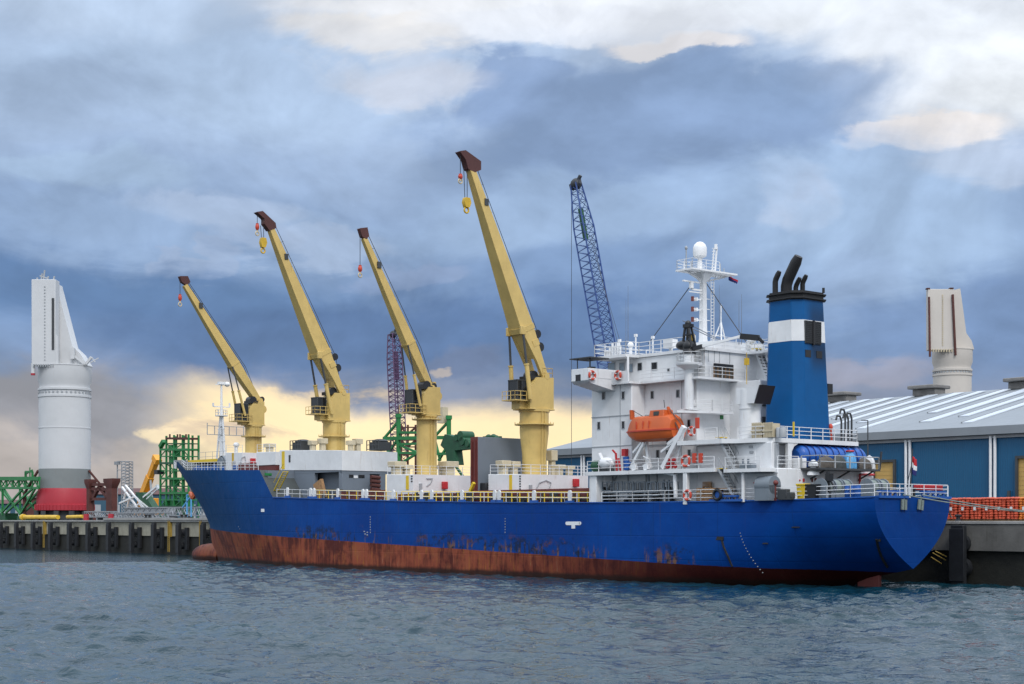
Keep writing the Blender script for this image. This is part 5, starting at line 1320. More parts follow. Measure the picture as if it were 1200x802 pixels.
# aft recess window of the wheelhouse
ya_, yb_ = ypx(836, BX0), ypx(858.5, BX0); za_, zc_ = Z(426.5, BX0, ya_), Z(443.5, BX0, ya_)
m = MB(); m.box(BX0 - .04, BX0 + .02, yb_, ya_, zc_, za_); part(m, 'store_opening', 'brown_tarp', wh_)
m = MB(); m.box(BX0 - .12, BX0 - .04, yb_, ya_, za_ - .3, za_ + .05); part(m, 'blind', 'black_paint', wh_)
m = MB()
for k in range(6): y = yb_ + (ya_ - yb_) * k / 5; m.bar((BX0 - .08, y, zc_), (BX0 - .08, y, za_ - .25), .06)
part(m, 'slat', 'wood', wh_)
m = MB()
for px in (823, 830, 837, 843, 855): y = ypx(px, BX0); m.box(BX0 - .035, BX0, y - .03, y + .03, za_ + .15, zb1)
part(m, 'cladding_rib', 'light_grey', wh_)
sup = sup_keep
# solid bulwark in front of the bridge deck walk and aft rail
m = MB(); m.box(xb, xc, Y1 + .42, Y1 + .48, zb0, zb0 + 1.0); part(m, 'bulwark', 'white_paint', sup)
srail([(xb - .2, Y2 + .85, zb0), (xa - .95, Y2 + .85, zb0), (xa - .95, -1.5, zb0)], parent=sup, step=1.5)
# wing
m = MB(); wx0, wx1 = 28.25, 30.6; z1 = Z(433, 30, 10.5); z0 = Z(451.5, 30, 10.5)
m.prism([(wx0, 6.2, z0 - .3), (wx0, 6.9, z0 - .55), (wx0, 10.3, z0 + .1), (wx0, 10.6, z0 + .35), (wx0, 10.6, z1), (wx0, 10.45, z1), (wx0, 10.45, z1 - .9), (wx0, 6.2, z1 - .95)], (wx1 - wx0, 0, 0))
m.box(wx0, wx0 + .08, 6.3, 10.5, z1 - .9, z1); m.box(wx1 - .08, wx1, 6.3, 10.5, z1 - .9, z1)
wing = part(m, 'bridge_wing', 'white_paint', sup, bevel=.03)
m = MB(); x = S(677.5, 10.6); zz_ = Z(443, x, 10.6); m.box(x - .35, x + .35, 10.58, 10.62, zz_ - .3, zz_ + .3); part(m, 'light_opening', 'black_paint', wing)
m = MB(); m.prism([(wx0, -6.2, z0 - .3), (wx0, -10.3, z0 + .1), (wx0, -10.6, z1), (wx0, -6.2, z1)], (wx1 - wx0, 0, 0)); part(m, 'far_wing', 'white_paint', sup)
zc = Z(421, 29, 9.5); m = MB(); m.box(28.0, 30.9, 8.2, 10.6, zc, zc + .1); part(m, 'wing_canopy', 'dark_grey', wing)
m = MB()
for x, y in ((28.5, 10.2), (30.2, 10.2), (30.2, 8.6), (29.3, 9.4)): m.cyl((x, y, z1 - .5), (x, y, zc), .05, n=6)
m.box(29.0, 29.6, 9.0, 9.5, z1 - .9, z1 + .25); part(m, 'canopy_post', 'dark_grey', wing)
# top rails and gear on the monkey island
zr = zb1 + .28
srail([(BX1 + .5, -6.9, zr), (BX1 + .5, 6.9, zr), (27.1, 6.9, zr), (27.1, BY, zr), (19.8, BY, zr)], parent=wh_, h=1.15, step=1.4, r=.035, post=.05)
srail([(BX0, BY - 1, zr), (BX0, -BY, zr), (BX1, -BY, zr)], parent=wh_, h=1.1, step=1.6)
m = MB(); x = S(713, 6.7)
for k in range(5): m.cyl((x - k * .35, 6.5, zr), (x - k * .35, 6.5, zr + .9 + .3 * (k % 2)), .12, n=8)
m.box(x - .2, x + .5, 6.2, 6.8, zr, zr + .5); part(m, 'signal_locker', 'white_clean', wh_)
m = MB(); x = S(739, 5); m.cyl((x, 5, zr), (x, 5, zr + .8), .16, n=10); m.ell((x, 5, zr + 1.05), (.3, .3, .3)); part(m, 'compass', 'white_clean', wh_)
m = MB()
for px, h in ((726, 1.5), (745, 1.8), (765, 1.4)): x = S(px, 4.9); m.cyl((x, 4.9, zr), (x, 4.9, zr + h), .08, n=6); m.box(x - .15, x + .15, 4.8, 5.0, zr + h, zr + h + .25)
part(m, 'lamp_post', 'white_clean', wh_)
m = MB(); x = S(786, 4.6); m.box(x - .5, x + .6, 4.2, 5.0, zr + .35, zr + 1.15); m.cyl((x, 4.6, zr), (x, 4.6, zr + .5), .15, n=6); m.box(19.0, 22.5, 0, 3.6, zr, zr + .75); m.box(19.2, 20.4, -3.5, -1, zr, zr + .9)
part(m, 'equipment_locker', 'white_clean', wh_)
# whip aerials
def whip(px, py0, py1, y, r=.035, lab=None):
    x = S(px, y); m = MB(); m.cyl((x, y, Z(py0, x, y)), (x, y, Z(py1, x, y)), r, r * .4, n=5); part(m, 'whip_aerial', 'wire_light', wh_)
whip(736, 406, 335, 4); whip(733.5, 406, 352, 5, .025); whip(869, 404, 345, 1); whip(866, 404, 352, 3); whip(843, 404, 334, 2, .025); whip(836, 400, 322, 0, .02)
# ----- radar mast
mx = S(824, 0); mz = lambda py: Z(py, mx, 0); m = MB()
m.loft([[(mx + sx * w_, sy * w_ * .9, z) for sx, sy in ((1, 1), (-1, 1), (-1, -1), (1, -1))] for w_, z in ((.5, zr), (.30, zr + 1.6), (.25, mz(331)), (.7, mz(323)), (.7, mz(319)))], smooth=False)
rm = part(m, 'radar_mast', 'white_clean', ship, bevel=.03)
m = MB(); zpl = mz(319); m.box(mx - 1.1, mx + 1.1, -3.6, 2.6, zpl - .1, zpl + .05)
railing(m, [(mx - 1.0, -1.2, zpl), (mx - 1.0, 2.5, zpl), (mx + 1.0, 2.5, zpl), (mx + 1.0, -1.2, zpl)], .95, 3, .9, .025, .035)
m.bar((mx, 2.5, zpl - .05), (mx, .3, mz(329)), .18); m.bar((mx, -3.5, zpl - .05), (mx, -.3, mz(330)), .14)
for k in range(5): y = -3.2 + k * .7; m.bar((mx, y, zpl - .05), (mx, y + .35, zpl - .1 - .28 * (k + 1) * .8), .05)
part(m, 'mast_platform', 'white_clean', rm)
m = MB(); z = mz(302); m.cyl((mx, .45, zpl), (mx, .45, z), .28, .2, n=10); m.lathe((mx, .45, z), [(.35, -.1), (.62, .05), (.66, .35), (.66, .85), (.55, 1.15), (.3, 1.38), (.05, 1.45)], 24); part(m, 'radome', 'white_clean', rm)
m = MB(); m.bar((mx, -1.6, zpl), (mx, -1.9, mz(287)), .13); m.bar((mx, -1.2, zpl), (mx, -1.5, mz(290)), .09)
for k in range(8): z = zpl + .3 + k * .3; m.bar((mx, -1.63, z), (mx, -1.25, z), .05)
m.cyl((mx, -1.75, mz(290)), (mx, -1.75, mz(284)), .16, n=8); part(m, 'lamp_ladder', 'white_clean', rm)
m = MB(); m.cyl((mx, 2.3, zpl), (mx, 2.3, mz(296)), .06, n=6); m.ell((mx, 2.3, mz(294)), (.14, .14, .2)); m.cyl((mx, -2.4, zpl), (mx, -2.4, mz(306)), .04, n=5); m.cyl((mx, -2.9, zpl), (mx, -2.9, mz(311)), .05, n=5); m.cyl((mx, 1.6, zpl), (mx, 1.6, mz(308)), .05, n=5); part(m, 'mast_aerial', 'light_grey', rm)
m = MB(); z = mz(333); m.box(mx - .12, mx + .12, .5, 2.7, z, z + .12); m.cyl((mx, 1.6, mz(340)), (mx, 1.6, z), .22, n=10); m.bar((mx, 1.6, mz(341)), (mx, .2, mz(341)), .15); m.bar((mx, 1.9, mz(344)), (mx, .2, mz(344)), .1); part(m, 'radar_scanner', 'white_clean', rm)
for py in (352, 364, 376):
    m = MB(); z = mz(py); m.bar((mx, .3, z), (mx, 1.3, z), .1); m.box(mx - .2, mx + .2, .9, 1.1, z - .15, z + .15); part(m, 'lamp_bracket', 'white_clean', rm)
    m = MB(); m.cyl((mx, 1.45, z - .22), (mx, 1.45, z + .22), .15, n=8); part(m, 'signal_lamp', 'deck_red', rm)
m = MB()
for k in range(26): z = zr + .4 + k * .31; m.bar((mx - .5, -.55, z), (mx - .5, -.95, z), .05)
m.bar((mx - .5, -.55, zr), (mx - .5, -.55, mz(330)), .05); m.bar((mx - .5, -.95, zr), (mx - .5, -.95, mz(330)), .05)
for py in (350, 362, 375, 388): m.bar((mx, -.3, mz(py)), (mx, -.9, mz(py)), .06)
part(m, 'mast_ladder', 'white_clean', rm)
# second small lattice mast
sx = S(845, -1); m = MB(); zt2 = Z(378, sx, -1)
for dx_, dy_ in ((.9, .9), (-.9, .9), (0, -1.1)): m.cyl((sx + dx_, -1 + dy_, zr), (sx, -1, zt2), .07, n=6)
for f in (.3, .6): 
    z = zr + (zt2 - zr) * f; q = 1 - f; m.cyl((sx + .9 * q, -1 + .9 * q, z), (sx - .9 * q, -1 + .9 * q, z), .045, n=5); m.cyl((sx - .9 * q, -1 + .9 * q, z), (sx, -1 - 1.1 * q, z), .045, n=5)
m.cyl((sx, -1, zt2), (sx, -1, Z(357, sx, -1)), .06, n=5); part(m, 'aerial_mast', 'white_clean', wh_)
m = MB(); x = S(880, -1); m.cyl((x, -1, zr), (x, -1, zr + .8), .05, n=5); m.ell((x, -1, zr + 1.0), (.35, .35, .22)); x = S(893, -1.5); m.cyl((x, -1.5, zr - 1), (x, -1.5, zr + 1), .05, n=5); m.ell((x, -1.5, zr + 1.05), (.12, .12, .12)); part(m, 'satellite_dish', 'white_clean', wh_)
# stays
def stay(p, q, mt='wire', r=.045): m = MB(); m.cyl(p, q, r, n=5); part(m, 'stay_wire', mt, rm)
stay((mx, -.3, mz(330)), Q(880, 409, -1.5)); stay((mx, 1.4, mz(333)), Q(760, 403, 3))
stay(Q(800, 376, 5.8), Q(850, 402, 0), 'wire_light'); stay(Q(802, 381, 5.8), Q(856, 406, 0), 'wire_light')

# ----- store crane on its pillar
kx, ky = S(807.5, 6.3), 6.3; kz = lambda py: Z(py, kx, ky); m = MB()
m.cyl((kx, ky, kz(480)), (kx, ky, kz(427)), .42, .42, n=18); m.box(kx - .6, kx + .9, Y2, ky + .3, kz(481), kz(479)); m.bar((kx + .2, ky, kz(476)), (kx + .2, Y2, kz(472)), .5)
sc_ = part(m, 'store_crane', 'white_paint', ship)
m = MB(); m.lathe((kx, ky, kz(427)), [(.44, -.5), (1.15, -.12), (1.2, 0), (1.2, .08), (.42, .1)], 20); m.cyl((kx, ky, kz(427)), (kx, ky, kz(415)), .48, n=16); railing(m, [(kx + 1.1 * math.cos(k * math.pi / 5), ky + 1.1 * math.sin(k * math.pi / 5), kz(426.5)) for k in range(11)], 1.0, 3, 3, .025, .03); part(m, 'crane_platform', 'white_paint', sc_)
m = MB(); m.cyl((kx, ky, kz(415)), (kx, ky, kz(408)), .62, .5, n=14); m.ell((kx + .7, ky, kz(404)), (.85, .5, .45)); m.ell((kx, ky, kz(406)), (.6, .6, .6))
for dx_, dy_ in ((.45, .3), (.45, -.3), (-.45, .3), (-.45, -.3)): m.bar((kx + dx_ * 1.2, ky + dy_, kz(408)), (kx + .12 + dx_ * .4, ky + dy_ * .5, kz(380)), .17)
m.bar((kx + .45, ky + .3, kz(393)), (kx - .55, ky + .3, kz(393)), .12); m.ell((kx + .12, ky, kz(379)), (.28, .3, .28)); m.box(kx - .3, kx + .5, ky - .3, ky + .3, kz(384), kz(380))
part(m, 'crane_body', 'black_paint', sc_)
m = MB(); a = Vector((kx - .5, ky, kz(409.5))); b = Q(868, 411, 4.4); b.z = zr + .7; m.bar(a, a.lerp(b, .2), .36); part(m, 'jib_foot', 'black_paint', sc_)
m = MB(); m.bar(a.lerp(b, .2), b, .22); part(m, 'store_jib', 'white_clean', sc_)
m = MB(); m.bar(b, b + Vector((-1.6, -.6, -.25)), .35, .5); m.bar(b + Vector((-1.6, -.6, -.25)), b + Vector((-2.0, -.7, -.7)), .25); part(m, 'jib_tip', 'black_paint', sc_)
m = MB(); c = Q(875, 424, 4.2); m.cyl(c + Vector((0, 0, .8)), c + Vector((0, 0, -2)), .03, n=4); m.box(c.x - .2, c.x + .2, c.y - .12, c.y + .12, c.z - .3, c.z + .3); part(m, 'hook_block', 'ship_yellow', sc_)
m = MB(); c = Q(810, 396, 6); m.box(c.x - .3, c.x + .1, c.y - .15, c.y + .15, c.z - .4, c.z + .3); part(m, 'winch_motor', 'ship_yellow', sc_)

# ----- inclined ladders
def stair(p, q, w, label=None, mt='light_grey', top=None):
    p = Vector(p); q = Vector(q); m = MB(); n = max(6, int((p - q).length / .3))
    for d in (0, -w):
        m.bar(p + Vector((0, d, 0)), q + Vector((0, d, 0)), .07, .22)
        for k in range(4): a = p.lerp(q, (k + .0) / 3); m.cyl(a + Vector((0, d, 0)), a + Vector((0, d, .95)), .03, n=5)
        m.cyl(p + Vector((0, d, .95)), q + Vector((0, d, .95)), .035, n=5)
    s = part(m, 'stair', mt, sup, label)
    m = MB()
    for k in range(n): a = p.lerp(q, (k + .5) / n); m.box(a.x - .14, a.x + .14, a.y - w, a.y, a.z - .03, a.z + .02)
    part(m, 'tread', 'dark_grey', s)
    m = MB(); m.box(p.x - .3, p.x + .35, p.y - w, p.y, p.z - .02, p.z + .05); part(m, 'top_step', 'safety_yellow', s)
stair(Q(842, 513, 7.8), Q(861, 549, 7.2), .8); stair(Q(842, 549.5, 7.9), Q(860, 583, 7.2), .8)
p, q = Q(884, 409, -1.0), Q(899, 446, -1.6); stair(p, q, .9, None, 'white_clean')
plate_deck([(BX0, -.2), (15.4, -.2), (15.4, -3), (BX0, -3)], zb1 - .02, zb1 + .18)
srail([(BX0, -.3, zb1 + .18), (15.5, -.3, zb1 + .18)], parent=sup, step=1.0)
# rails along the outer decks
srail([(30.9, 8.3, 10.2), (18.4, 8.15, 10.2), (14.8, 8.1, 10.2)], parent=sup, step=1.6)
srail([(13.7, 7.9, 10.05), (12.8, 8.0, 10.05), (9.9, 7.7, 10.05)], parent=sup, step=1.2)
srail([(16.0, 8.0, 12.68), (14.6, 7.95, 12.68)], parent=sup, step=1.0); srail([(13.0, 7.05, 12.68), (11.2, 6.8, 12.68), (9.7, 6.05, 12.68), (9.7, -5.1, 12.68), (12, -6.5, 12.68)], parent=sup, step=1.5, r=.035, post=.05)
srail([(xa, Y2 + .6, LV[3]), (xa - 1.3, 4.9, LV[3]), (xa - 1.3, 2.3, LV[3])], parent=sup, step=1.2)
# ----- aft deckhouse
m = MB(); m.box(11.4, 18.4, -6.4, 6.5, 7.0, 12.3); ah = part(m, 'aft_deckhouse', 'white_paint', ship, bevel=.12)
m = MB(); m.box(9.0, 11.5, -6.6, 6.5, 7.0, 10.08); part(m, 'lower_deckhouse', 'white_paint', ah, bevel=.08)
m = MB(); m.box(9.7, 11.5, 5.55, 6.49, 9.9, 12.31); part(m, 'store_room', 'white_paint', ah, bevel=.05)
m = MB(); m.box(9.62, 9.7, 5.6, 6.1, 10.15, 12.1); part(m, 'grey_door', 'light_grey', ah)
m = MB(); m.box(9.65, 9.95, 3.9, 4.4, 9.9, 12.3); m.prism([(9.65, 4.0, 12.3), (9.65, 3.0, 12.3), (9.65, 3.6, 12.0), (9.65, 4.0, 11.4)], (.3, 0, 0)); part(m, 'knee_post', 'white_paint', ah)
m = MB(); m.cyl((11.9, 7.6, 7.2), (11.9, 7.6, 9.8), .16, n=10); part(m, 'support_post', 'white_paint', ah)
plate_deck([(9.05, 3.5), (6.9, 3.5), (6.9, -4.8), (9.05, -4.8)], 9.95, 10.12, 'aft_platform', 'dark_grey', ah)
srail([(9.2, 6.3, 10.1), (9.15, 3.6, 10.12)], parent=ah, step=1.1); srail([(9.0, 3.4, 10.12), (7.0, 3.4, 10.12), (7.0, -4.7, 10.12), (9, -4.7, 10.12)], 'platform_railing', 'light_grey', 1.05, 2, 2.2, .045, .08, parent=ah)
for y in (2.2, -1.2, -4.4): m = MB(); m.bar((9.0, y, 9.2), (7.4, y, 9.95), .12); part(m, 'platform_bracket', 'dark_grey', ah)
m = MB(); m.bar((7, -4.8, 10.1), (6.8, -4.8, 11.7), .14); part(m, 'platform_post', 'dark_grey', ah)
x = 8.1; vy_ = ypx(953, x); m = MB(); z = 9.75; m.lathe((x, vy_, z), [(.55, -.25), (.5, 0), (.26, .2), (.26, .45), (.42, .52), (.44, .75), (.3, .88), (.2, .92), (.18, 1.05), (.04, 1.08)], 20)
part(m, 'mushroom_vent', 'white_clean', ah)
m = MB(); yy = ypx(939, 9.2); m.box(9.1, 10, yy - .6, yy + .5, 10.1, 11.0); part(m, 'vent_box', 'white_clean', ah, bevel=.05)
# deckhouse doors, panels, lockers
def ppanel(px, py, w, h, y, mt, name, par=ah, t=.06): x = S(px, y); z = Z(py, x, y); m = MB(); m.box(x - w / 2, x + w / 2, y - .02, y + t, z - h / 2, z + h / 2); return part(m, name, mt, par, bevel=.01)
def ly(px):       # port face of the tapering lower deckhouse
    lo = S(px, 5.2)
    for _ in range(8): yy = 4.4 + (6.0 - 4.4) * (min(max(lo, 1.6), 8.6) - 1.6) / 7.0; lo = S(px, yy)
    return yy
def apanel(px, py, w, h, x, mt, name, par=ah, t=.06): y = ypx(px, x); z = Z(py, x, y); m = MB(); m.box(x - t, x, y - w / 2, y + w / 2, z - h / 2, z + h / 2); return part(m, name, mt, par)
apanel(940, 566, .95, 1.9, 9.0, 'white_clean', 'notice_door'); apanel(953.5, 567, .9, 2.0, 9.0, 'white_clean', 'notice_door')
for px, py, w, h, mt in ((937, 563, .12, .12, 'red'), (941.5, 563, .2, .3, 'red'), (938, 569, .12, .12, 'red'), (943.5, 569, .12, .12, 'red'), (951.5, 562.5, .2, .35, 'deck_red'), (955.5, 562.5, .22, .35, 'deck_red'), (960.5, 565, .4, .5, 'deck_red'), (885, 566, .35, .1, 'red'), (879, 549, .5, .25, 'deck_red')):
    ppanel(px, py, w, h, 6.5, mt, 'notice_mark') if px < 912 else apanel(px, py, w, h, 8.93, mt, 'notice_mark')
for px, py in ((880, 524), (881, 530)): ppanel(px, py, .45, .2, 6.5, 'light_grey', 'name_plate')
m = MB(); m.path([Q(854, 553.5, 6.6), Q(900, 554.5, 6.6), Q(911, 554.5, 6.6)], .06, 5); m.path([Q(817, 519, 5.6), Q(817, 549, 5.6)], .06, 5)
part(m, 'pipework', 'light_grey', ah)
m = MB(); m.path([Vector((8.8, ypx(a, 8.8), Z(b, 8.8, -4))) for a, b in ((1024, 556), (1008, 556), (1007, 582))], .11, 8); part(m, 'fire_main', 'red', ah)
m = MB(); x = S(891, 7.0); m.cyl((x, 7.0, 8.6), (x - 1.6, 7.0, 8.6), .8, n=20); m.box(x - 1.6, x, 6.25, 7.75, 7.3, 8.6); part(m, 'winch_casing', 'grey_paint', ah)
m = MB(); x = S(895, 7.0); m.cyl((x - .8, 7.0, 8.6), (x - .9, 7.0, 8.6), .68, n=20); part(m, 'casing_mouth', 'black_paint', ah)
# mooring winches aft
for px, k in ((962, 0), (973, 1), (984, 2), (1016, 3), (1027, 4)):
    x = 5.2 if px < 1000 else 3.0; y = ypx(px, x); m = MB(); zc2 = 8.4
    m.cyl((x, y - .9, zc2), (x, y - .8, zc2), .74, n=22); m.cyl((x, y, zc2), (x, y + .1, zc2), .74, n=22); m.cyl((x, y - .8, zc2), (x, y, zc2), .6, n=18); m.box(x - .7, x + .7, y - 1.1, y + .25, 7.5, 7.95)
    w_ = part(m, 'mooring_winch', 'grey_paint', ship)
    m = MB(); m.cyl((x, y - .78, zc2), (x, y - .02, zc2), .62, n=18); part(m, 'rope_coil', 'rope', w_)
m = MB(); x = S(972, 5.2); m.bar((x, 5.2, 7.4), (x + .2, 5.2, 9.7), .22); m.bar((x + .2, 5.2, 9.4), (x - .5, 5.2, 8.4), .14); m.bar((x, 5.2, 8.4), (x + .9, 5.2, 7.5), .12); m.box(x - .25, x + .3, 5.0, 5.4, 8.9, 9.5); part(m, 'winch_lever', 'black_paint', ship)
# blue fairlead platforms at the edge
for px0, px1, mt in ((828, 866, 'bright_blue'), (1026, 1060, 'bright_blue'), (1076, 1110, 'bright_blue')):
    if px0 < 900:
        x1, x0 = S(px0, 8.2), S(px1, 8.2); z = zt(x0); m = MB(); m.box(x0, x1, hw_((x0 + x1) / 2) - .5, hw_((x0 + x1) / 2) + .12, z - .05, z + .15); m.box(x0 + .6, x1 - .9, 7.3, 7.8, z + .35, z + .5)
        for k in range(5): m.cyl((x0 + .8 + k * .55, 7.55, z), (x0 + .8 + k * .55, 7.55, z + .35), .1, n=8)
        m.cyl((x1 - 1, 7.5, z + .55), (x1 - 1, 7.9, z + .55), .35, n=12); fl = part(m, 'roller_fairlead', mt, ship)
        m = MB(); m.torus((x1 - 1.0, 7.92, z + .55), (0, 1, 0), .42, .14, 18, 7); part(m, 'roller', 'black_paint', fl)
    else:
        ya2, yb2 = ypx(px0, .3), ypx(px1, .3); m = MB(); m.box(-.15, .5, yb2, ya2, 7.45, 7.65); m.box(.1, .5, yb2 + .4, ya2 - .4, 7.95, 8.1)
        for k in range(5): y = yb2 + .6 + k * (ya2 - yb2 - 1.2) / 4; m.cyl((.3, y, 7.6), (.3, y, 8.0), .12, n=8)
        fl = part(m, 'roller_fairlead', mt, ship)
        if px0 > 1070: m = MB(); m.box(.3, 1.0, yb2 + .6, ya2 - .3, 8.15, 8.6); part(m, 'red_lid', 'red', fl, bevel=.05)
m = MB(); y = ypx(1067, .6); m.cyl((.6, y, 7.55), (.6, y, 8.2), .4, n=16); m.cyl((.6, y, 8.2), (.6, y, 8.35), .5, n=16); part(m, 'capstan', 'black_paint', ship)
m = MB()
for y in (ypx(1058, .3), ypx(1062, .3)): m.bar((.0, y, 7.5), (.0, y, 8.4), .17)
part(m, 'chock_post', 'rail_white', ship)
# flagstaff with ensign
y = ypx(1066, .5); m = MB(); m.cyl((.5, y, 7.6), (.2, y, Z(526, .3, y)), .07, .04, n=6); m.cyl((.5, y + .7, 7.6), (.3, y, 10.3), .04, n=5); fs = part(m, 'flagstaff', 'dark_grey', ship)
def limp_flag(name, segs, label, root_xyz, w, h, seed, wind=0.):
    """drooping cloth: folds run down from the hoist"""
    x0, y0, z0 = root_xyz; t = root_at(name, label, 'flag', x0, y0, z0); nU, nV = 14, 12
    for (a, b, mt) in segs:
        m = MB(); m.smooth = True; vs = []
        for j in range(nV + 1):
            v = a + (b - a) * j / nV
            for i in range(nU + 1):
                uu = i / nU; fold = math.sin(uu * 9 + seed + v * 2) * .13 * (1 - wind * .5) * (.3 + uu)
                vs.append((x0 - uu * w * (.35 + .5 * wind) * (.7 + .3 * (1 - v)), y0 + fold - uu * w * .30 * (1 + wind), z0 - v * h - uu * w * (.75 - .5 * wind) * (.6 + .2 * math.sin(v * 5))))
        m.add(vs, [(j * (nU + 1) + i, j * (nU + 1) + i + 1, (j + 1) * (nU + 1) + i + 1, (j + 1) * (nU + 1) + i) for j in range(nV) for i in range(nU)])
        o = part(m, 'stripe', mt, t); s_ = o.modifiers.new('cloth', 'SOLIDIFY'); s_.thickness = .02
limp_flag('ensign', [(0, .34, 'flag_red'), (.34, .67, 'white_clean'), (.67, 1, 'flag_blue')], 'limp red white and blue flag drooping from the stern flagstaff', (.3, y - .05, Z(534, .3, y)), .7, 1.5, 1)
limp_flag('courtesy_flag', [(0, .16, 'flag_red'), (.16, 1, 'flag_blue')], 'small dark flag blowing from the right arm of the radar mast', (mx, -3.5, Z(323, mx, -3.5)), 1.4, .45, 3, .3)
# ----- funnel
fxc, fyc = 12.3, 0.0
def frng(z, hx_, hy_, c=.8, sh=0): return [(fxc + sh + a, fyc + b, z) for a, b in ((hx_, hy_ - c), (hx_ - c, hy_), (-hx_ + c, hy_), (-hx_, hy_ - c), (-hx_, -hy_ + c), (-hx_ + c, -hy_), (hx_ - c, -hy_), (hx_, -hy_ + c))]
z0, z1 = 12.68, Z(355, fxc, 0); zw0, zw1 = Z(403, fxc, 0), Z(378.5, fxc, 0)
fa = lambda z: 2.3 - (z - z0) / (z1 - z0) * .35
fb = lambda z: 2.45 - (z - z0) / (z1 - z0) * .35
fs_ = lambda z: (z - z0) / (z1 - z0) * .15 + 0
m = MB(); m.loft([frng(z, fa(z), fb(z), .75, fs_(z)) for z in (z0, (z0 + z1) / 2, z1)], smooth=False); fn = part(m, 'funnel', 'funnel_blue', ship, bevel=.08)
m = MB(); m.loft([frng(z, fa(z) + .02, fb(z) + .02, .76, fs_(z)) for z in (zw0, zw1)], smooth=False); part(m, 'white_band', 'white_paint', fn)
zt3 = Z(344.5, fxc, 0); m = MB(); m.loft([frng(z1, fa(z1) + .03, fb(z1) + .03, .76, .15), frng(zt3, fa(z1) + .03, fb(z1) + .03, .76, .15)], smooth=False)
for zz in (z1 + .1, z1 + .55): m.loft([frng(zz, fa(z1) + .22, fb(z1) + .22, .8, .15), frng(zz + .1, fa(z1) + .22, fb(z1) + .22, .8, .15)], smooth=False)
m.cyl((fxc - 1.8, -1.4, zt3), (fxc - 1.8, -1.4, zt3 + .45), .12, n=6); part(m, 'funnel_top', 'soot_black', fn)
def pipe(px0, px1, pyk, px2, pyt, y, r):
    a = Q((px0 + px1) / 2, 350, y); k = Vector((a.x, y, Z(pyk, a.x, y))); e = Q(px2, pyt, y); m = MB()
    d = (e - k).normalized(); n_ = 16; rings = []
    for c, ax, rr in ((a, Vector((0, 0, 1)), r), (k - Vector((0, 0, r * .5)), Vector((0, 0, 1)), r), (k + d * r * .7, (d + Vector((0, 0, .6))).normalized(), r * 1.02), (e - d * r * 1.2, d, r * 1.0), (e, d, r * .75)):
        s_ = Vector((0, 1, 0)); q = ax.cross(s_).normalized(); rings.append([c + s_ * rr * math.cos(2 * math.pi * i / n_) + q * rr * math.sin(2 * math.pi * i / n_) for i in range(n_)])
    m.loft(rings, smooth=True); part(m, 'exhaust_pipe', 'soot_black', fn)
pipe(906, 911, 329, 913.5, 318, 1.2, .25); pipe(916, 927, 332, 936, 300.5, .4, .50); pipe(930, 935, 336, 937.5, 325.5, -.6, .22); pipe(938, 943, 332, 945, 322.5, -1.1, .22)
def fpos(z): return fxc - fa(z) + fs_(z)
za4, zb4 = Z(403.5, fpos(20), 0), Z(377, fpos(20), 0); x = fpos((za4 + zb4) / 2)
y1, y2 = ypx(942.5, x), ypx(961, x)
m = MB(); rot_ = None; m.box(x - .15, x + .3, y2, y1, za4, zb4); lv = part(m, 'louvre', 'dark_grey', fn)
m = MB()
for k in range(12): z = za4 + .1 + k * (zb4 - za4 - .2) / 11; m.box(x - .2, x - .14, y2 + .05, y1 - .05, z - .04, z + .03)
m.box(x - .24, x - .12, (y1 + y2) / 2 - .12, (y1 + y2) / 2 + .12, za4 - .1, zb4 + .05); part(m, 'louvre_blade', 'soot_black', lv)
for px in (946, 959): z = Z(415.5, x, 0); y = ypx(px, x); m = MB(); m.box(fpos(z) - .04, fpos(z) + .2, y - .38, y + .38, z - .32, z + .32); part(m, 'square_vent', 'soot_black', fn)
# ventilation trunk beside the funnel
vx, vy = S(879, 5.2), 5.2; m = MB(); m.cyl((vx, vy, 12.6), (vx, vy, Z(457, vx, vy)), .92, n=28); m.cyl((vx, vy, Z(480, vx, vy)), (vx, vy, Z(478.5, vx, vy)), .97, n=28); tr = part(m, 'ventilation_trunk', 'white_paint', ship)
zz0, zz1 = Z(474, vx, vy), Z(455, vx, vy); m = MB(); m.prism([(vx + .9, vy - .9, zz0), (vx - 1.3, vy - .9, zz0), (vx - 1.9, vy - .9, zz1), (vx + .9, vy - .9, zz1)], (0, 1.75, 0)); part(m, 'trunk_cowl', 'white_paint', tr)
m = MB(); m.prism([(vx - 1.32, vy - 1.0, zz0 - .06), (vx - 1.92, vy - 1.0, zz1 + .1), (vx - 2.02, vy - 1.0, zz1 + .1), (vx - 1.42, vy - 1.0, zz0 - .06)], (0, 2.0, 0)); part(m, 'cowl_mouth', 'black_paint', tr)
m = MB(); fz = Z(452, 9, -2.5); m.box(10.9, 11.8, -3.2, -2.5, fz - .6, fz + .3); part(m, 'side_box', 'soot_black', fn)

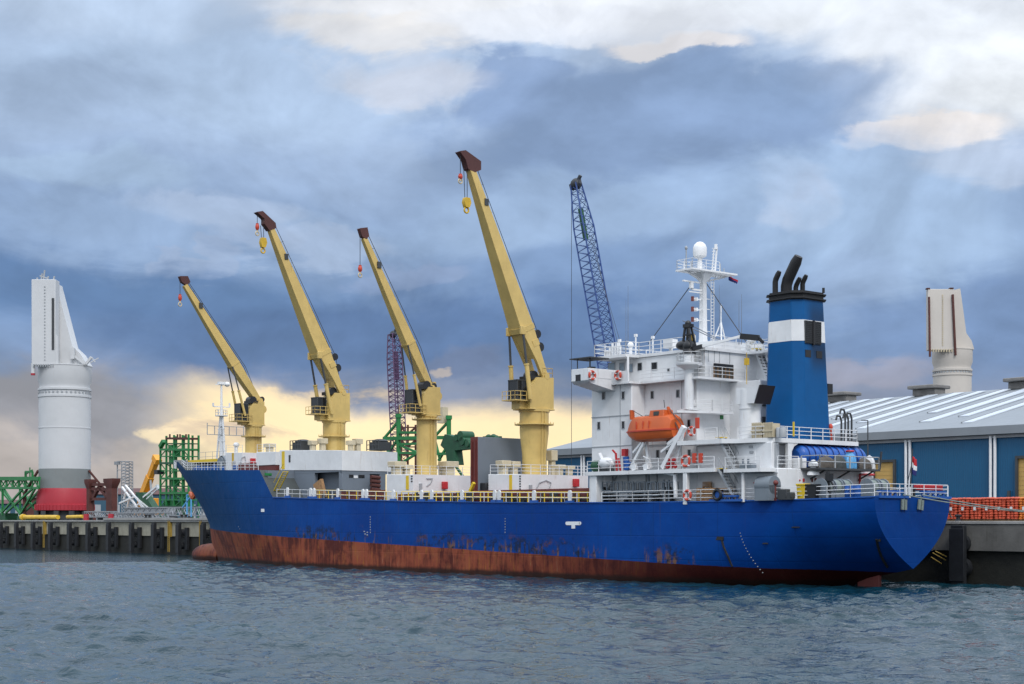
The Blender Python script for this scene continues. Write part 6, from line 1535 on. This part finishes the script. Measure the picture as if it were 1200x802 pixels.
# ================================================================== loose things on board
# free standing lifeboat in its davit
lt = root_at('lifeboat', 'orange enclosed lifeboat hanging in white davits on the superstructure', 'lifeboat', S(765, 7.4), 7.4, 12.9)
Lx0, Lx1 = S(794.5, 7.6), S(736.5, 7.6); LN_ = Lx1 - Lx0; yc = 7.5; zb_, zg, zcv = Z(517.5, Lx0 + 3, 8.2), Z(505, Lx0 + 3, 8.4), Z(487, Lx0 + 3, 8.2)
def brow(t):   # half width and keel height along the boat, t 0 aft .. 1 fore
    w = 1.12 * (1 - max(0, (t - .55) / .45) ** 2.4 * .75) * (1 - max(0, (.12 - t) / .12) ** 2 * .2); k = zb_ + max(0, (t - .7) / .3) ** 2 * .75 + max(0, (.1 - t) / .1) * .1; return w, k
m = MB(); rings = []
for i in range(15):
    t = i / 14; w, k = brow(t); x = Lx0 + LN_ * t; rings.append([(x, yc + a * w, k + (zg - k) * b) for a, b in ((1, 1), (.97, .6), (.78, .22), (.35, .03), (-.35, .03), (-.78, .22), (-.97, .6), (-1, 1))])
m.loft(rings, smooth=True); lh = part(m, 'boat_hull', 'orange', lt)
m = MB(); rings = []
for i in range(15):
    t = .03 + .95 * i / 14; w, k = brow(t); x = Lx0 + LN_ * t
    hgt = (zcv - zg) * (1 - max(0, (t - .82) / .18) ** 1.6 * .8) * (1 if t > .1 else .55 + t * 4.5)
    rings.append([(x, yc + a * w * .97, zg + hgt * b) for a, b in ((1, 0), (.93, .45), (.74, .86), (.3, 1), (-.3, 1), (-.74, .86), (-.93, .45), (-1, 0))])
m.loft(rings, smooth=False); part(m, 'canopy', 'orange', lt, bevel=.03)
m = MB(); rings = []
for t, o_ in ((-.01, 0), (1.01, 0)): pass
for i in range(15):
    t = i / 14; w, k = brow(t); x = Lx0 + LN_ * t; 
    rings.append([(x, yc + w + .09, zg - .05), (x, yc + w + .09, zg + .09), (x, yc - w - .09, zg + .09), (x, yc - w - .09, zg - .05)])
m.loft(rings, smooth=False); part(m, 'fender_strip', 'orange_red', lt)
tx0, tx1 = S(783, 7.5), S(767, 7.5); m = MB(); tz = Z(480.5, tx0, 7.5)
m.loft([[(tx0 - .25, yc - .85, zg + .3), (tx1 + .2, yc - .85, zg + .3), (tx1 + .2, yc + .85, zg + .3), (tx0 - .25, yc + .85, zg + .3)], [(tx0, yc - .6, tz), (tx1, yc - .6, tz), (tx1, yc + .6, tz), (tx0, yc + .6, tz)]], smooth=False); part(m, 'helm_tower', 'orange', lt, bevel=.06)
m = MB(); m.box((tx0 + tx1) / 2 - .35, (tx0 + tx1) / 2 + .3, yc + .62, yc + .71, tz - .5, tz - .12); part(m, 'helm_window', 'deck_green', lt)
m = MB(); 
for px in (745, 753, 760): ppx = S(px, 8.6); m.box(ppx - .02, ppx + .02, yc + 1.0, yc + 1.1, zg + .2, zg + .9)
part(m, 'grab_line', 'orange_red', lt)
m = MB(); x = S(783, 8); m.torus((x, yc + .2, zb_ - .05), (0, 1, 0), .42, .09, 18, 6); m.cyl((x, yc + .1, zb_ - .1), (x - .5, yc + .1, zb_ - .1), .12, n=8); part(m, 'propeller_guard', 'dark_grey', lt)
m = MB(); a, b = Q(740.5, 481, 7.5), Q(741, 492, 7.5); m.bar(a, b, .45, .2); a = Q(782, 478, 7.5); m.prism([(a.x, yc - .1, a.z), (a.x - .15, yc - .1, a.z + .1), (Lx0 - .2, yc - .1, zg + .1), (Lx0 + .2, yc - .1, zg - .1)], (0, .22, 0)); m.bar(Q(783, 480, 7.5), Q(787, 500, 7.5), .16); part(m, 'lifting_bracket', 'orange', lt)
# davit arms belong to the ship
m = MB()
for (a, b), (c, d), y, w in (((802, 500), (777, 549), 8.0, .42), ((799, 508), (783, 521), 8.0, .3), ((797, 512), (775, 530), 8.0, .22), ((801, 503), (793, 545), 7.6, .25), ((755, 519), (739, 549), 8.0, .26), ((752, 519), (742, 531), 8.0, .2), ((757, 518), (762, 549), 7.6, .28), ((754, 535), (760, 538), 8.0, .12)):
    m.bar(Q(a, b, y), Q(c, d, y), w)
part(m, 'davit', 'white_clean', sup, bevel=.02)
m = MB()
for px in (743, 757): x = S(px, 8.2); m.box(x - .28, x + .28, 8.0, 8.3, 10.2, 10.75, Matrix.Rotation(R(15), 3, 'Y'))
part(m, 'davit_foot', 'white_clean', sup)
m = MB(); m.cyl(Q(783, 478, 7.5), Q(802, 502, 8), .04, n=5); m.cyl(Q(785, 482, 7.5), Q(797, 508, 8), .05, n=5); m.cyl(Q(741, 481, 7.5), Q(753, 488, 7.5), .03, n=4); m.cyl(Q(779, 478, 7.5), Q(778, 469, 7.5), .05, n=4)
part(m, 'davit_wire', 'dark_grey', sup)
# winch gear on deck A forward
m = MB(); x = S(702, 7.8); m.cyl((x + .6, 7.8, 10.75), (x - .3, 7.8, 10.75), .55, n=16); part(m, 'green_winch', 'green_dark', sup)
m = MB(); x = S(711, 7.8); m.ell((x, 7.8, 11.0), (1.0, .6, .55)); m.cyl((x + .5, 7.8, 11.2), (x + 1.0, 7.8, 11.9), .2, n=8); part(m, 'white_motor', 'white_clean', sup)
m = MB(); 
for k in range(4): x = S(705 + k * 3, 8); m.cyl((x, 7.6, 10.25), (x, 8.2, 10.25), .28, n=10)
part(m, 'winch_coil', 'dark_grey', sup)
m = MB(); x = S(723, 7.9); m.bar((x, 7.9, 10.2), (x + .15, 7.9, 11.9), .15); m.bar((x + .1, 7.9, 11.8), (x + .6, 7.9, 12.2), .13); m.cyl((x - .5, 7.9, 10.2), (x - .2, 7.9, 11.4), .12, n=6); part(m, 'red_davit', 'red', sup)
ppanel(734, 530.5, .5, .65, 7.25, 'red', 'hose_cabinet', sup, .4)
m = MB(); x = S(734.5, 7.8); m.cyl((x, 7.8, 10.3), (x + .1, 7.8, 11.5), .3, n=10); m.bar((x, 7.8, 10.2), (x - .4, 7.8, 11.0), .25); part(m, 'blue_pump', 'bright_blue', sup)
m = MB(); x = S(786, 8)
for k in range(7): m.ell((x + .4 - k * .16, 8.0, 10.45 + .3 * (k % 3)), (.2, .2, .2), 8, 5)
part(m, 'red_hose_reel', 'red', sup)
for px, py in ((818, 496), (822, 537), (814.5, 537)):
    y = 8.05; ppanel(px, py, .34, .85 if py > 500 else .95, y, 'orange_red', 'rescue_line_box', sup, .2)
# lower recess: grey racks, pipes, dark gear under the davits
m = MB()
for k in range(7):
    px0 = 706 + k * 13; x1, x0 = S(px0, 7.6), S(px0 + 10.5, 7.6); za5, zb5 = Z(575, x0, 7.6), Z(565, x0, 7.6)
    for z in (za5, zb5): m.bar((x0, 7.6, z), (x1, 7.6, z), .1)
    for j in range(3): x = x0 + (x1 - x0) * j / 2; m.bar((x, 7.6, za5), (x, 7.6, zb5), .1)
for z in (Z(581, 24, 7.6), Z(577, 24, 7.6)): m.bar((S(705, 7.6), 7.6, z), (S(772, 7.6), 7.6, z), .09)
for px in (706, 724, 742, 762, 778, 784): x = S(px, 7.5); m.bar((x, 7.5, 7.2), (x, 7.5, 9.3 if px > 775 else 8.9), .14)
m.path([Q(735, 553, 7.0), Q(760, 554, 7.0), Q(761, 583, 7.0)], .12, 8)
part(m, 'grey_rack', 'grey_paint', sup)
m = MB(); rg = random.Random(21)
for k in range(26):
    x = S(rg.uniform(700, 786), 6.9); h = rg.uniform(.3, 1.5); w2 = rg.uniform(.1, .4); 
    m.box(x - w2, x + w2, 6.5, 6.5 + rg.uniform(.15, .7), 7.3, 7.3 + h) if k % 2 else m.cyl((x, 6.8, 7.3), (x, 6.8, 7.3 + h), w2 * .7, n=8)
part(m, 'deck_gear', 'dark_grey', sup)
m = MB(); m.box(S(703, 7.5), S(697, 7.5), 7.3, 7.9, 8.4, 9.6); part(m, 'junction_box', 'brown_tarp', sup, bevel=.05)
m = MB()
for k, px in enumerate((718, 736, 757, 770)): x = S(px, 6.35); m.box(x - .05, x + .05, 6.3, 6.4, 7.2, 9.9)
for px in (707, 742, 750): x = S(px, 6.4); m.box(x - .35, x + .35, 6.28, 6.34, 7.3, 9.1)
m.bar(Q(712, 574, 6.6), Q(725, 555, 6.6), .12)
part(m, 'stiffener', 'light_grey', sup)
m = MB(); m.path([Q(776, 553, 7.9), Q(791, 556, 7.9), Q(792, 583, 7.9)], .2, 8); part(m, 'bent_pipe', 'white_clean', sup)
# lifebuoys
def buoy(px, py, y, label, R0=.36, ax=(0, 1, 0), xp=None):
    if xp is not None: y = ypx(px, xp)
    x = S(px, y); z = Z(py, x, y); t = root_at('lifebuoy', label, 'lifebuoy', x, y, z, 'lifebuoys on the superstructure')
    m = MB(); m.torus((x, y, z), ax, R0, .115, 24, 8); part(m, 'ring', 'orange_red', t)
    m = MB()
    for k in range(4):
        a = math.pi / 4 + k * math.pi / 2; c = Vector((x + (R0 * math.cos(a) if ax[1] else 0), y + (0 if ax[1] else R0 * math.cos(a)), z + R0 * math.sin(a))); m.box(c.x - .1, c.x + .1, c.y - .1, c.y + .1, c.z - .12, c.z + .12)
    part(m, 'reflective_band', 'white_clean', t)
buoy(694, 440, 0, 'orange lifebuoy hung on the aft side of the bridge wing', .36, (1, 0, 0), 28.08); buoy(724, 440, 7.85, 'orange lifebuoy on the bridge deck bulwark beside the wheelhouse windows')
buoy(810.5, 505.5, 8.1, 'orange lifebuoy just right of the lifeboat\'s stern'); buoy(803.5, 540.5, 8.25, 'orange lifebuoy on the lower walkway rail between red reel and red boxes', .46); buoy(805.5, 580.5, 8.3, 'orange lifebuoy on the main deck rail below the walkway', .4)
# timber, bins, drums, pallets, tarps on deck
def loose(mb, name, mt, label, cat, group=None, bevel=0): 
    v = np.array(mb.v); c = (v.min(0) + v.max(0)) / 2; return solo(mb, name, mt, label, cat, float(c[0]), float(c[1]), float(v[:, 2].min()), group, bevel)
m = MB(); x1, x0 = S(821, 7.2), S(841, 7.2)
for k in range(6): 
    for j in range(4): m.box(x0 + .05 * (k % 2), x1 - .08 * (j % 3), 6.9 + j * .22, 7.1 + j * .22, 7.3 + k * .2, 7.46 + k * .2)
loose(m, 'timber_stack', 'wood', 'stack of pale timber boards on deck below the walkway', 'timber')
m = MB(); x1, x0 = S(823, 6.9), S(833, 6.9)
for k in range(4): m.box(x0, x1, 6.75, 6.88, 8.6 + k * .12, 8.68 + k * .12)
m.box(x0, x0 + .1, 6.7, 6.9, 7.3, 8.6); m.box(x1 - .1, x1, 6.7, 6.9, 7.3, 8.6); loose(m, 'wooden_rack', 'wood', 'small wooden rack standing behind the timber stack', 'rack')
m = MB(); x1, x0 = S(845, 6.9), S(861, 6.9); m.box(x0, x1, 6.8, 7.3, 8.3, 8.45); m.box(x0 + .1, x0 + .2, 6.8, 7.3, 7.3, 8.3); m.box(x1 - .2, x1 - .1, 6.8, 7.3, 7.3, 8.3); loose(m, 'work_bench', 'wood', 'low wooden bench by the foot of the lower stair', 'bench')
for px, mt, cx_, lab, h in ((941, 'safety_yellow', 6.1, 'yellow bin on the aft deck before the white door', 1.35), (951.5, 'black_paint', 6.0, 'black bin beside the yellow bin on the aft deck', 1.3)):
    x = S(px, cx_); wd = .42 if mt == 'safety_yellow' else .6; m = MB(); m.loft([[(x - wd * k, cx_ - .35 * k, z), (x + wd * k, cx_ - .35 * k, z), (x + wd * k, cx_ + .35 * k, z), (x - wd * k, cx_ + .35 * k, z)] for k, z in ((.85, 7.35), (1, 7.35 + h - .15))], smooth=False); m.box(x - wd - .04, x + wd + .04, cx_ - .4, cx_ + .4, 7.35 + h - .15, 7.35 + h); loose(m, 'bin', mt, lab, 'bin', bevel=.03)
for px, lab in ((994, 'left blue barrel of three by the aft winches'), (999.5, 'middle blue barrel of three by the aft winches'), (1004.5, 'right blue barrel of three by the aft winches')):
    x = S(px, 4.9); m = MB(); m.lathe((x, 4.9, 7.45), [(.29, 0), (.3, .3), (.32, .33), (.3, .36), (.3, .7), (.32, .73), (.3, .76), (.29, 1.05), (.25, 1.08)], 16); loose(m, 'barrel', 'bright_blue', lab, 'barrel', 'blue barrels on the aft deck')
for px, py, s_, lab in ((918, 577, .5, 'left dark crate with red ends beside the deckhouse'), (925, 579, .35, 'right small dark crate beside the deckhouse')):
    x = S(px, 6.9); m = MB(); m.box(x - s_, x + s_, 6.6, 7.1, 7.35, 7.35 + s_ * 1.8); m.box(x - s_ - .03, x - s_ + .12, 6.58, 7.13, 7.5, 7.9); loose(m, 'crate', 'dark_grey', lab, 'crate', bevel=.03)
m = MB(); x = S(908, 6.9); m.cyl((x, 6.9, 7.3), (x, 6.9, 8.6), .14, n=8); m.ell((x, 6.9, 8.8), (.32, .3, .24)); m.box(x - .3, x + .3, 6.7, 7.1, 7.3, 7.5); part(m, 'hydrant', 'deck_red', ship)
# cream crates and drums on the boat deck by the funnel
for (a, b, h, y), lab in zip(((884.5, 897, 1.35, 6.0), (898, 910, 1.3, 6.0)), ('left cream slatted crate stored before the funnel', 'right cream slatted crate stored before the funnel')):
    x1, x0 = S(a, y), S(b, y); m = MB(); m.box(x0 + .05, x1 - .05, y - .5, y + .45, 12.72, 12.68 + h - .08)
    for k in range(7): m.box(x0 + k * (x1 - x0) / 7, x0 + (k + .55) * (x1 - x0) / 7, y + .45, y + .5, 12.7, 12.68 + h)
    m.box(x0, x1, y + .5, y + .53, 13.2, 13.35); loose(m, 'slatted_crate', 'vent_cream', lab, 'crate', 'slatted crates by the funnel')
for px, lab in ((913, 'grey drum left of two behind the boat deck rail'), (917.5, 'grey drum right of two behind the boat deck rail')):
    x = S(px, 6.0); m = MB(); m.lathe((x, 6.0, 12.68), [(.28, 0), (.28, .8), (.25, .84)], 14); loose(m, 'drum', 'light_grey', lab, 'drum', 'drums behind the boat deck rail')
m = MB(); x = 9.9; yy = ypx(974.5, x); m.cyl((x, yy, 12.68), (x + .1, yy, 14.0), .09, n=6); m.ell((x + .1, yy, 13.9), (.2, .2, .3)); loose(m, 'marker_pole', 'orange_red', 'orange marker pole at the aft end of the boat deck', 'pole')
m = MB(); x = S(930, 6.4); m.bar((x, 6.4, 12.68), (x, 6.4, 13.9), .12); loose(m, 'safety_vest', 'safety_yellow', 'thin bright yellow post on the boat deck rail before the funnel', 'post')
# tall curved pipes at the end of boat deck
for px, h in ((986, 2.3), (990.5, 2.9), (994, 2.5), (998, 2.6)):
    x = 9.9; y = ypx(px, x); m = MB(); P = [(x, y, 12.6), (x, y, 12.6 + h - .4), (x, y + .2, 12.6 + h), (x, y + .6, 12.6 + h), (x, y + .75, 12.6 + h - .35)]; m.path([Vector(q) for q in P], .09, 7); part(m, 'gooseneck_vent', 'dark_grey', ah)
def bnd_c(o): c = W(0, 0, 0); M_ = Matrix.Rotation(-ROT, 3, 'Z'); return M_ @ (o.location - c)
# big blue sheeted roll under the boat deck
m = MB(); rings = []; n_ = 44; a, b = Vector((10.25, ypx(931, 10.25), 11.2)), Vector((10.25, ypx(1007, 10.25), 11.2))
for i in range(n_ + 1):
    t = i / n_; c = a.lerp(b, t); bul = 1 - .07 * (1 if i % 4 == 0 else 0); e = min(1, (min(t, 1 - t) / .05 + .35)) ** .5
    rings.append([(c.x + 1.1 * bul * e * math.cos(q), c.y + math.sin(q) * .08, c.z + 1.0 * bul * e * math.sin(q) * (1 if math.sin(q) > 0 else .95)) for q in [2 * math.pi * k / 24 for k in range(24)]])
m.loft(rings, smooth=True); loose(m, 'covered_boat', 'blue_tarp', 'long rounded bundle under lashed blue sheeting on the aft platform', 'covered bundle')
bnd = bpy.data.objects['covered_boat']; m = MB()
for k in range(1, 11):
    c = a.lerp(b, k / 11) - bnd_c(bnd); m.torus((c.x, c.y, c.z), (0, 1, 0), 1.07, .035, 26, 5)
m.build('lashing', 'flag_blue', bnd)
def heap(px, py_t, py_b, w, y, mt, lab, seed):
    x = 8.0; y = ypx(px, x); z0_ = 10.12; z1_ = Z(py_t, x, y); rg = random.Random(seed); m = MB(); rings = []
    for j in range(8):
        q = j / 7; rr = (1 - q ** 2.2) ** .5 if q < 1 else .05
        rings.append([(x + .6 * rr * math.cos(k * math.pi / 9) * (1 + .12 * math.sin(k * 2.3 + seed)), y + w * rr * math.sin(k * math.pi / 9) * (1 + .1 * math.sin(k * 1.7)), z0_ + (z1_ - z0_) * q + .05 * math.sin(k + j)) for k in range(18)])
    m.loft(rings, smooth=True); loose(m, 'tarpaulin_heap', mt, lab, 'tarpaulin')
heap(968, 534.5, 547, 1.15, 5.0, 'brown_tarp', 'brown sheeted heap on the aft platform left of the blue bag', 1); heap(983, 533, 547, .7, 4.8, 'deck_green', 'dark sheeted heap between the brown heap and the blue bag', 2)
heap(996, 529, 547, .62, 4.6, 'sky_tarp', 'bright light blue bag on the aft platform', 3); heap(1013, 537, 547, .8, 3.8, 'brown_tarp', 'low brown heap at the aft end of the platform', 4)
heap(1019, 534, 547, .3, 3.4, 'white_clean', 'small pale bag beside the low brown heap', 5)
m = MB(); x = 8.0; yy = ypx(996, x); m.torus((x, yy, Z(529, x, yy)), (0, 0, 1), .3, .09, 16, 6); loose(m, 'red_rope_coil', 'red', 'red rope coil lying on the light blue bag', 'rope')
m = MB(); c = Q(906, 543, 7.6); 
x1, x0 = S(869, 7.3), S(883, 7.3); m = MB(); m.box(x0, x1, 6.9, 7.6, 10.07, 10.5); m.cyl(((x0 + x1) / 2, 7.2, 10.5), ((x0 + x1) / 2, 7.2, 10.9), .1, n=8); m.cyl(((x0 + x1) / 2 + .6, 7.2, 10.5), ((x0 + x1) / 2 + .6, 7.2, 10.9), .1, n=8); part(m, 'tank', 'grey_paint', ah, bevel=.04)

# ================================================================== mooring lines
def rope(p, q, sag, label, r=.05, name='mooring_line'):
    p = Vector(p); q = Vector(q); P = []
    for k in range(25): t = k / 24; c = p.lerp(q, t); c.z -= sag * 4 * t * (1 - t); P.append(c)
    m = MB(); m.path(P, r, 6); solo(m, name, 'rope', label, 'rope', p.x, p.y, p.z, 'mooring lines')
ya6, yb6 = ypx(1058, -.1), ypx(1080, -.1)
rope((-.15, ya6, 7.75), (-14, -11.2, 5.9), .5, 'upper mooring line running from the stern to the quay on the right')
rope((-.15, yb6, 7.75), (-20, -10.9, 5.8), .7, 'lower mooring line running from the stern across the quay edge')
rope((.3, -4.9, 7.7), (3.5, -10.6, 5.9), .4, 'short mooring line from the stern quarter down to the bollard')
for px, lab in ((1058.5, 'left pair of grey chafing sleeves hanging on the transom'), (1078.5, 'right pair of grey chafing sleeves hanging on the transom')):
    y = ypx(px, -.1); m = MB()
    for d in (-.28, .12): m.box(-.22, -.08, y + d - .11, y + d + .16, 6.5, 7.35, Matrix.Rotation(R(8 if px > 1070 else 2), 3, 'X'), (0, y, 7.4))
    m.bar((-.12, y - .1, 7.3), (-.05, y - .1, 7.7), .06)
    loose(m, 'chafing_sleeve', 'rope', lab, 'rope sleeve', 'chafing sleeves on the transom')
for k, (a, b, c, d) in enumerate(((1093, 648, 1103, 657), (1096, 646, 1104, 653), (1091, 653, 1098, 661))):
    p, q = Q(a, b, -8.9), Q(c, d, -8.9); q.y = -9.6; m = MB(); m.cyl(p, q, .05, n=6); loose(m, 'yellow_bar', 'quay_yellow', ('upper left', 'upper right', 'lower')[k] + ' thin yellow bar on the dark quay wall behind the stern', 'bar', 'yellow bars below the quay edge')
print('objects', len(sc.objects))
